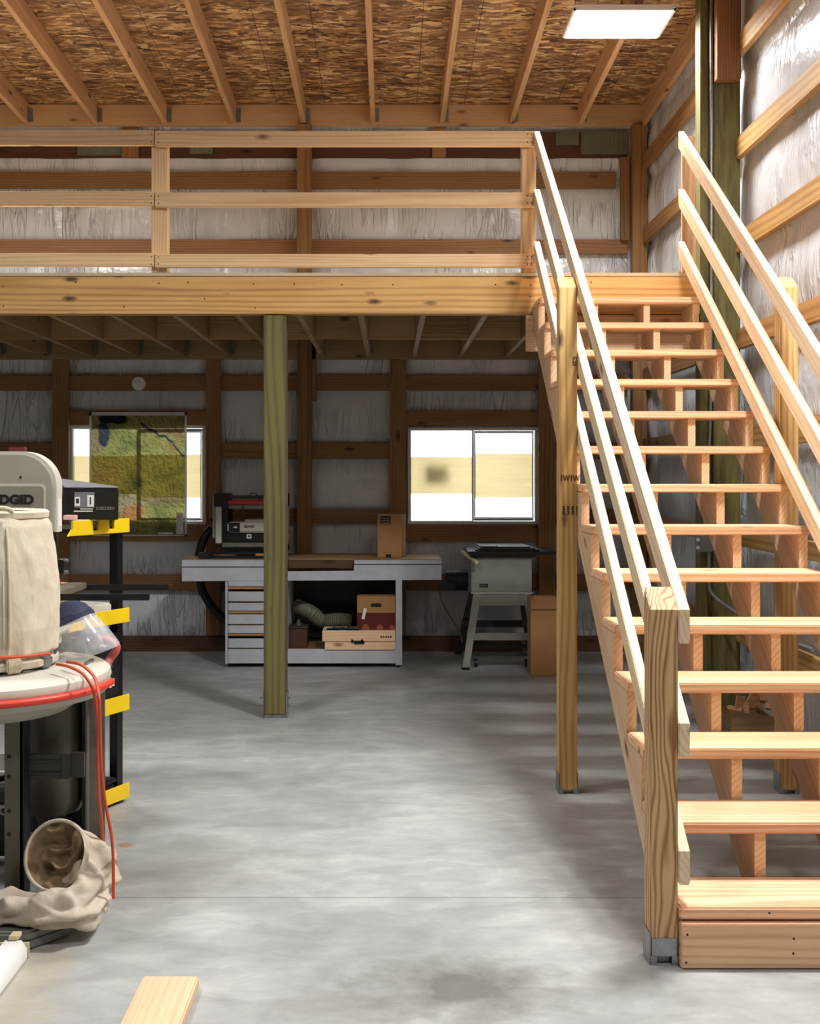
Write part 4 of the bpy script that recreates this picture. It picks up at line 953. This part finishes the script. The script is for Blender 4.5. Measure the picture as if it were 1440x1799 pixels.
# drum
b = nb(); lathe(b, [(.0, .695), (.30, .70), (.335, .725), (.36, .745), (.43, .757), (.446, .78)], (DC[0], DC[1], 0), 64); obj('drum', b, GREY, dc)
b = nb(); lathe(b, [(.446, .805), (.450, .815), (.446, .835), (.43, .848), (.20, .858), (0, .86)], (DC[0], DC[1], 0), 64); lathe(b, [(.446, .78), (.446, .805)], (DC[0], DC[1], 0), 64); obj('lid', b, GREYL, dc)
b = nb(); pts = [(DC[0]+.458*math.cos(math.radians(a)), DC[1]+.458*math.sin(math.radians(a)), .795) for a in range(-150, 8, 8)]

tube(b, pts, .013, 12, 3); obj('bumper_ring', b, RED, dc)
b = nb(); tube(b, [P(128, 1127, 4.55), P(165, 1126, 4.55), P(188, 1124, 4.55), P(203, 1133, 4.55), P(203, 1144, 4.55), P(193, 1158, 4.55), P(180, 1185, 4.5)], .0165, 12); obj('handle', b, PINKRED, dc)
# canvas bag with folds
def bag_r(z):
    t = (z-.87)/(1.412-.87)
    pr = [(0, .245), (.035, .247), (.06, .235), (.09, .262), (.25, .272), (.5, .268), (.75, .255), (.92, .238), (.97, .224), (1, .20)]
    for (a, ra), (c, rb_) in zip(pr, pr[1:]):
        if t <= c: return ra+(rb_-ra)*(t-a)/(c-a)
    return pr[-1][1]
b = nb(); rings = []; SEG = 120; NZ = 90; bc = (-1.478, 4.2)
for j in range(NZ+1):
    z = .87+(1.412-.87)*j/NZ; row = []; t = j/NZ
    for i in range(SEG):
        a = 2*math.pi*i/SEG; r = bag_r(z)
        fold = noise.noise(Vector((math.cos(a)*3.2, math.sin(a)*3.2, z*2.2)))*.012
        diag = noise.noise(Vector((math.cos(a)*2, math.sin(a)*2+z*2, z*7)))
        fold += .005*(1-min(1, abs(diag)*5))*(.3+t)
        gath = .010*math.sin(a*17+3*noise.noise(Vector((a*2, 0, 1))))*max(0, 1-t*4.5)
        row.append(b.verts.new((bc[0]+(r+fold+gath)*math.cos(a), bc[1]+(r+fold+gath)*math.sin(a), z+.014*noise.noise(Vector((math.cos(a)*2, math.sin(a)*2, 5)))*t)))
    rings.append(row)
for a_, c_ in zip(rings, rings[1:]):
    for i in range(SEG): b.faces.new((a_[i], a_[(i+1) % SEG], c_[(i+1) % SEG], c_[i]))
top = b.verts.new((bc[0], bc[1], 1.385))
for i in range(SEG): b.faces.new((rings[-1][i], rings[-1][(i+1) % SEG], top))
bag = obj('filter_bag', b, CANVAS, dc, sharp=180)
b = nb(); sa = math.radians(-52)
path = [(bc[0]+(bag_r(z)+.008)*math.cos(sa), bc[1]+(bag_r(z)+.008)*math.sin(sa), z) for z in [.90+.066*i for i in range(9)]]
tube(b, path, .0055, 8); path2 = [(p[0]-.018, p[1]-.006, p[2]) for p in path]; tube(b, path2, .0035, 8); obj('seam', b, CANVAS, bag)
b = nb(); lathe(b, [(.208, 1.392), (.221, 1.396), (.224, 1.415), (.213, 1.423), (.19, 1.416)], (bc[0]+.012, bc[1], 0), 60); obj('hem', b, CANVAS, bag)
b = nb(); tube(b, [(-1.38, 4.0, 1.42), (-1.36, 3.985, 1.432), (-1.32, 3.99, 1.432), (-1.30, 4.0, 1.42)], .009, 8); obj('hanging_loop', b, CANVAS, bag)
b = nb(); lathe(b, [(.262, .868), (.268, .872), (.268, .892), (.262, .896)], (bc[0], bc[1], 0), 80); strap = obj('cinch_strap', b, CANVAS2, bag)
a = math.radians(-48); bxp = (bc[0]+.268*math.cos(a), bc[1]+.268*math.sin(a))
b = nb(); box(b, -.028, .028, -.012, .006, .862, .912, .006, Matrix.Translation((bxp[0], bxp[1], 0)) @ Matrix.Rotation(a+math.pi/2, 4, 'Z')); obj('buckle', b, CANVAS, strap)
b = nb(); a = math.radians(-15); bxp = (bc[0]+.262*math.cos(a), bc[1]+.262*math.sin(a)); box(b, -.03, .03, -.012, .012, .862, .905, .008, Matrix.Translation((bxp[0], bxp[1], 0)) @ Matrix.Rotation(a+math.pi/2, 4, 'Z')); obj('buckle', b, GALV, strap)

# fallen lower bag
fb = thing('canvas_bag', 'crumpled beige canvas bag with a round rim lying on the dust collector base', 'bag', (-1.12, 3.9, .07))
RC = Vector(P(99, 1503, 3.92)); rn = Vector((-.18, -.93, .33)).normalized(); R_ = .112
b = nb()
u = rn.orthogonal().normalized(); u = Vector((1, 0, 0)); u = (u-rn*u.dot(rn)).normalized(); w_ = rn.cross(u)
ringp = [RC+(u*math.cos(t)*R_+w_*math.sin(t)*R_*1.02) for t in [2*math.pi*i/48 for i in range(49)]]
tube(b, ringp, .0065, 10, 0, cap=False); obj('rim', b, CANVAS2, fb)
# sleeve from the rim back and round to the front
path = catmull([RC, RC-rn*.045+Vector((.012, 0, -.008)), RC-rn*.09+Vector((.045, 0, -.04)), (-1.045, 4.0, .15), (-1.035, 3.88, .12), (-1.1, 3.82, .112), (-1.18, 3.825, .112), (-1.28, 3.85, .112), (-1.36, 3.9, .10)], 12)
rad = [.112, .115, .116, .106, .092, .08, .07, .06, .054, .05, .03]
b = nb(); rings = []; SEG = 72; up = w_
for i, p in enumerate(path):
    d = (path[min(i+1, len(path)-1)]-path[max(0, i-1)]).normalized(); up = (up-d*up.dot(d)).normalized(); s_ = d.cross(up)
    t = i/(len(path)-1)*(len(rad)-1); k = min(int(t), len(rad)-2); r = rad[k]+(rad[k+1]-rad[k])*(t-k); row = []
    for m in range(SEG):
        a = 2*math.pi*m/SEG; e = up*math.cos(a)+s_*math.sin(a); q_ = p+e*r
        f = 1-min(1, abs(noise.noise(q_*7+Vector((3, 1, 2))))*3.2); g_ = noise.noise(q_*10); amt = min(1, max(0, i-4)/14); f3 = noise.noise(q_*34)
        f2 = 1-min(1, abs(noise.noise(Vector((q_.x*6+q_.z*9, q_.y*11, q_.z*13))))*3)
        q_ = q_+e*(.022*(f-.5)+.008*g_+.022*(f2-.5)+.004*f3+.013*math.sin(a*4+5*noise.noise(Vector((i*.045, a*.6, 2))))*min(1, i/40))*amt
        q_.z = max(q_.z, .066 if (q_.x < -1.03) else .02)
        row.append(b.verts.new(q_))
    rings.append(row)
for a_, c_ in zip(rings, rings[1:]):
    for m in range(SEG): b.faces.new((a_[m], a_[(m+1) % SEG], c_[(m+1) % SEG], c_[m]))
b.faces.new(rings[-1])
obj('cloth_sleeve', b, CANVAS2, fb, sharp=180)
# crumpled lining inside the rim
b = nb(); g = {}; NR = 22
for i in range(NR+1):
    for m in range(64):
        rr = R_*.98*i/NR; t = 2*math.pi*m/64; q_ = RC+u*math.cos(t)*rr+w_*math.sin(t)*rr
        n_ = noise.noise(q_*17+Vector((7, 2, 5))); n2 = 1-min(1, abs(noise.noise(q_*13+Vector((1, 9, 0))))*4)
        dep = .05*(1-(i/NR)**4)+(.035*n_-.045*n2)*(1-(i/NR)**6)
        g[i, m] = b.verts.new(q_-rn*dep)
for i in range(NR):
    for m in range(64): b.faces.new((g[i, m], g[i, (m+1) % 64], g[i+1, (m+1) % 64], g[i+1, m]))
bmesh.ops.remove_doubles(b, verts=b.verts, dist=.0001)
obj('inner_lining', b, CANVAS_IN, fb, sharp=180)

# extension cord
b = nb()
ang = [(-150, .80), (-120, .80), (-95, .86), (-70, .91), (-50, .92), (-30, .925), (-14, .925)]
cpts = [(bc[0]+.30*math.cos(math.radians(a)), bc[1]+.30*math.sin(math.radians(a)), .925-.0002*abs(a+60)) for a in (-170, -140, -110, -80, -60, -40, -22)]
tube(b, cpts, .0055, 10, 8)
tube(b, [P(100, 1167, 4.05), P(120, 1171, 4.0), P(143, 1182, 3.95), P(158, 1200, 3.93), P(166, 1222, 3.93), P(172, 1270, 3.94), P(172, 1330, 3.95), P(173, 1390, 3.96), P(178, 1440, 3.98), P(182, 1495, 4.0)], .0055, 10)
tube(b, [P(118, 1163, 4.12), P(140, 1167, 4.06), P(158, 1180, 4.02), P(168, 1195, 3.98), P(174, 1225, 3.9), P(176, 1290, 3.9), P(178, 1350, 3.9), P(185, 1410, 3.9), P(196, 1470, 3.9), P(199, 1520, 3.9), P(199, 1578, 3.9)], .0055, 10)
dress(obj('extension_cord', b, ORANGE), 'orange extension cord wrapped round the canvas bag and hanging to the floor', 'cord')

# face shield
FS = Vector((-1.195, 4.42, 0))
fs = thing('face_shield', 'clear face shield with a blue crown lying against the dust collector', 'face shield', (FS.x, FS.y, .87))
T = Matrix.Translation((FS.x, FS.y, .87)) @ Matrix.Rotation(math.radians(-17), 4, 'Y') @ Matrix.Rotation(math.radians(-25), 4, 'Z') @ Matrix.Translation((-FS.x, -FS.y, -.87))
b = nb(); prof = [(.108+.05*(1-t), .0) for t in ()]
lathe(b, [(.172, -.02), (.174, -.01), (.145, .065), (.108, .135)], (FS.x, FS.y, .87), 40, -105, 105, sy=.85); bmesh.ops.solidify(b, geom=b.faces[:], thickness=.0015); b.transform(T); obj('visor', b, VISOR, fs)
b = nb(); lathe(b, [(.104, .125), (.107, .14), (.104, .150), (.099, .153), (.088, .172), (.064, .188), (.033, .198), (.0, .20)], (FS.x, FS.y, .87), 40, -140, 140, sy=.9); bmesh.ops.solidify(b, geom=b.faces[:], thickness=.002); b.transform(T); obj('crown', b, BLUE, fs)
b = nb(); lathe(b, [(.109, .115), (.112, .117), (.112, .137), (.109, .139)], (FS.x, FS.y, .87), 40, -140, 140, sy=.9); b.transform(T); obj('brow_band', b, plain('navy', srgb(50,54,84), .4), fs)
b = nb(); lathe(b, [(.10, .02), (.10, .05)], (FS.x, FS.y, .87), 40, 0, 360, sy=.9); b.transform(T); obj('head_harness', b, GREYD, fs)

# generator under the collector
YG = 4.50
ge = thing('generator', 'dark grey portable generator on the floor behind the dust collector legs', 'generator', (X_(10, YG), YG+.15, 0))
b = nb(); x0, x1 = X_(-60, YG), X_(68, YG)
prism(b, [(x0, .06), (x1, .06), (x1, .22), (x1-.02, .32), (x1-.07, Z_(1398, YG)), (x0+.05, Z_(1398, YG)), (x0, .3)], 'y', YG, YG+.17, .012); g_ = obj('body', b, plain('generator_grey', srgb(60,62,62), .35), ge)
text('brand_lettering', 'HONDA', .05, (X_(24, YG), YG-.001, Z_(1425, YG)), LABEL, g_, bold=.001)
b = nb(); cyl(b, (x0+.01, YG-.012, .25), (x1-.012, YG-.012, .27), .007, 8); obj('trim_bar', b, LABEL, g_)
b = nb(); box(b, X_(44, YG), X_(60, YG), YG-.006, YG-.0005, Z_(1478, YG), Z_(1462, YG), .002); obj('control_panel', b, LABELG, g_)
for x in (x0+.04, x1-.05):
    b = nb(); box(b, x, x+.04, YG+.02, YG+.16, .0, .062, .004); obj('foot', b, BLACK, ge)
b = nb(); tube(b, [(x0+.08, YG+.085, .29), (x0+.1, YG+.085, .34), (x1-.13, YG+.085, .34), (x1-.11, YG+.085, .29)], .012, 8); obj('carry_handle', b, BLACK, ge)

# white fixture on the floor
wf = thing('light_fixture', 'white metal strip light housing lying on the floor at the lower left corner', 'light fixture', (-1.2, 3.35, 0))
b = nb(); prism(b, [(-1.245, .002), (-1.158, .002), (-1.158, .035), (-1.175, .06), (-1.228, .06), (-1.245, .035)], 'y', 2.7, 3.70, .002); obj('housing', b, WHITE, wf)
b = nb(); box(b, -1.25, -1.153, 3.701, 3.712, .001, .05, .002); box(b, -1.215, -1.185, 3.69, 3.735, .062, .075, .002); obj('end_cap', b, ENDGR, wf)
# board on the floor
bd = lum('floor_board', None, -.741, -.573, 2.3, 3.488, .001, .038, W_PINE, 'y', .005); tag(bd, 'short pale plank lying flat on the concrete in the foreground', 'plank')
